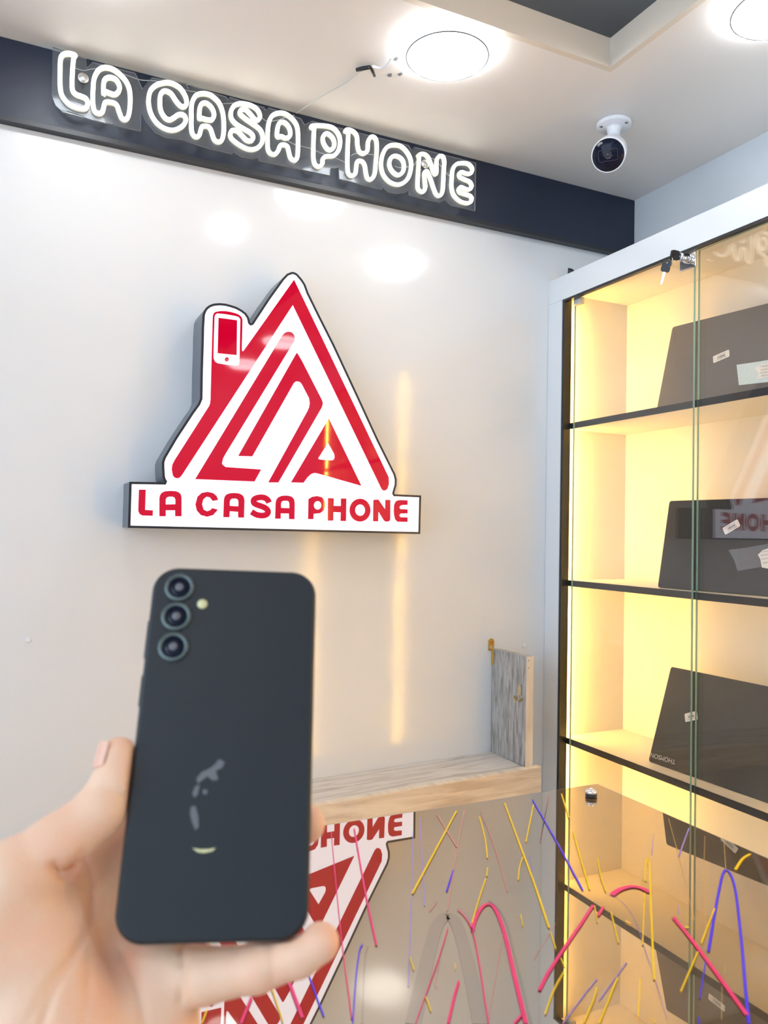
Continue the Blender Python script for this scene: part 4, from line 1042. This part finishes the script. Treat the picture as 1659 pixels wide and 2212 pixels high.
# hollow left by the phone body
Rw = np.array([[MR.x, MR.y, MR.z], [MD.x, MD.y, MD.z], [MF.x, MF.y, MF.z]])
pc_c = Rw @ (np.array(pcn)-np.array([0, 0, OZ])); pu_c = Rw @ np.array(pu); pv_c = Rw @ np.array(pv); pn_c = Rw @ np.array(pn)
lx = (X_-pc_c[0])*pu_c[0]+(Y_-pc_c[1])*pu_c[1]+(Z_-pc_c[2])*pu_c[2]
ly = (X_-pc_c[0])*pv_c[0]+(Y_-pc_c[1])*pv_c[1]+(Z_-pc_c[2])*pv_c[2]
lz = (X_-pc_c[0])*pn_c[0]+(Y_-pc_c[1])*pn_c[1]+(Z_-pc_c[2])*pn_c[2]+PT/2
rad_ = 0.010
qx = np.abs(lx)-(PW/2-rad_); qy = np.abs(ly)-(PH/2-rad_)
d2 = np.sqrt(np.maximum(qx, 0)**2+np.maximum(qy, 0)**2)+np.minimum(np.maximum(qx, qy), 0)-rad_
dz = np.abs(lz)-PT/2
bxd = np.maximum(d2, dz)-0.0004
# nothing of the hand stands proud of the back cover over the phone itself
F_ = np.maximum(F_, -bxd)
over = np.maximum(d2+0.0, -(lz-PT/2-0.0))      # region in front of the cover
front = np.maximum(d2-0.0002, -(lz)) 
F_ = np.maximum(F_, -front)
def surface_nets(F):
    s = F < 0
    c = np.zeros((nx-1, ny-1, nz-1), dtype=np.int8)
    corners = [(i, j, k) for i in (0, 1) for j in (0, 1) for k in (0, 1)]
    for i, j, k in corners: c += s[i:nx-1+i, j:ny-1+j, k:nz-1+k]
    act = (c > 0) & (c < 8)
    idx = -np.ones(act.shape, dtype=np.int64); cells = np.argwhere(act); idx[act] = np.arange(len(cells))
    acc = np.zeros((len(cells), 3)); cnt = np.zeros(len(cells))
    I, J, K = cells.T
    for a in corners:
        for ax in range(3):
            if a[ax] == 1: continue
            b = list(a); b[ax] = 1
            fa = F[I+a[0], J+a[1], K+a[2]]; fb = F[I+b[0], J+b[1], K+b[2]]
            mk = (fa < 0) != (fb < 0)
            t = np.where(mk, fa/np.where(fa-fb == 0, 1, fa-fb), 0)
            p = np.array(a, float)[None, :].repeat(len(cells), 0); p[:, ax] = t
            acc[mk] += p[mk]; cnt[mk] += 1
    V = (cells+acc/np.maximum(cnt, 1)[:, None])*VX+lo
    quads = []
    for ax in range(3):
        o1, o2 = [(1, 2), (2, 0), (0, 1)][ax]
        sl0 = [slice(None)]*3; sl1 = [slice(None)]*3
        sl0[ax] = slice(0, -1); sl1[ax] = slice(1, None)
        ch_ = s[tuple(sl0)] != s[tuple(sl1)]
        E_ = np.argwhere(ch_)
        E_ = E_[(E_[:, o1] > 0) & (E_[:, o2] > 0)]
        lim = [nx-1, ny-1, nz-1]
        E_ = E_[(E_[:, o1] < lim[o1]) & (E_[:, o2] < lim[o2])]
        def cell(d1, d2_):
            q_ = E_.copy(); q_[:, o1] -= d1; q_[:, o2] -= d2_; return idx[q_[:, 0], q_[:, 1], q_[:, 2]]
        Q = np.stack([cell(1, 1), cell(0, 1), cell(0, 0), cell(1, 0)], 1)
        ins_ = s[E_[:, 0], E_[:, 1], E_[:, 2]]
        Q[~ins_] = Q[~ins_][:, ::-1]
        quads.append(Q)
    return V, np.concatenate(quads)
V, Q = surface_nets(F_)
Q = Q[(Q >= 0).all(1)]
VW = V @ Rw + np.array([0, 0, OZ])
me = bpy.data.meshes.new('hand')
me.from_pydata(VW.tolist(), [], Q.tolist())
# keep the largest connected piece
bmh = bmesh.new(); bmh.from_mesh(me); bmh.verts.ensure_lookup_table()
seen = set(); best = []
for v0 in bmh.verts:
    if v0.index in seen: continue
    st_ = [v0]; comp = []; seen.add(v0.index)
    while st_:
        v = st_.pop(); comp.append(v)
        for e in v.link_edges:
            w_ = e.other_vert(v)
            if w_.index not in seen: seen.add(w_.index); st_.append(w_)
    if len(comp) > len(best): best = comp
keep = set(v.index for v in best)
bmesh.ops.delete(bmh, geom=[v for v in bmh.verts if v.index not in keep], context='VERTS')
bmesh.ops.smooth_vert(bmh, verts=bmh.verts, factor=0.5, use_axis_x=True, use_axis_y=True, use_axis_z=True)
bmesh.ops.smooth_vert(bmh, verts=bmh.verts, factor=0.5, use_axis_x=True, use_axis_y=True, use_axis_z=True)
bmesh.ops.recalc_face_normals(bmh, faces=bmh.faces)
for f_ in bmh.faces: f_.smooth = True
bmh.to_mesh(me); bmh.free()
hand = link('hand', me, M['skin'])
tag(hand, 'left hand, palm facing the viewer, thumb and little finger gripping a phone', 'person')
# thumb nail on the side away from the phone
tipc = cam_pt(249, 1640, .3430); nd = (-MR*0.72-MF*0.55-MD*0.42).normalized()
axd = (cam_pt(255, 1620, .345)-cam_pt(245, 1690, .339)).normalized()
axd = (axd-nd*axd.dot(nd)).normalized(); sd = nd.cross(axd)
nl = MB(); vs = []; fs = []
A_, B_ = 10, 10
for i in range(A_+1):
    for j in range(B_+1):
        u = -1+2*i/A_; v = -1+2*j/B_
        ang = u*0.62; yy = v*0.0058*math.sqrt(max(0, 1-0.35*u*u))
        vs.append(tipc+(nd*math.cos(ang)+sd*math.sin(ang))*0.0086+axd*yy)
for i in range(A_):
    for j in range(B_):
        k = i*(B_+1)+j; fs.append((k, k+1, k+B_+2, k+B_+1))
nl.add(vs, fs, 0, True); nl.build('thumb_nail', M['nail'], hand)
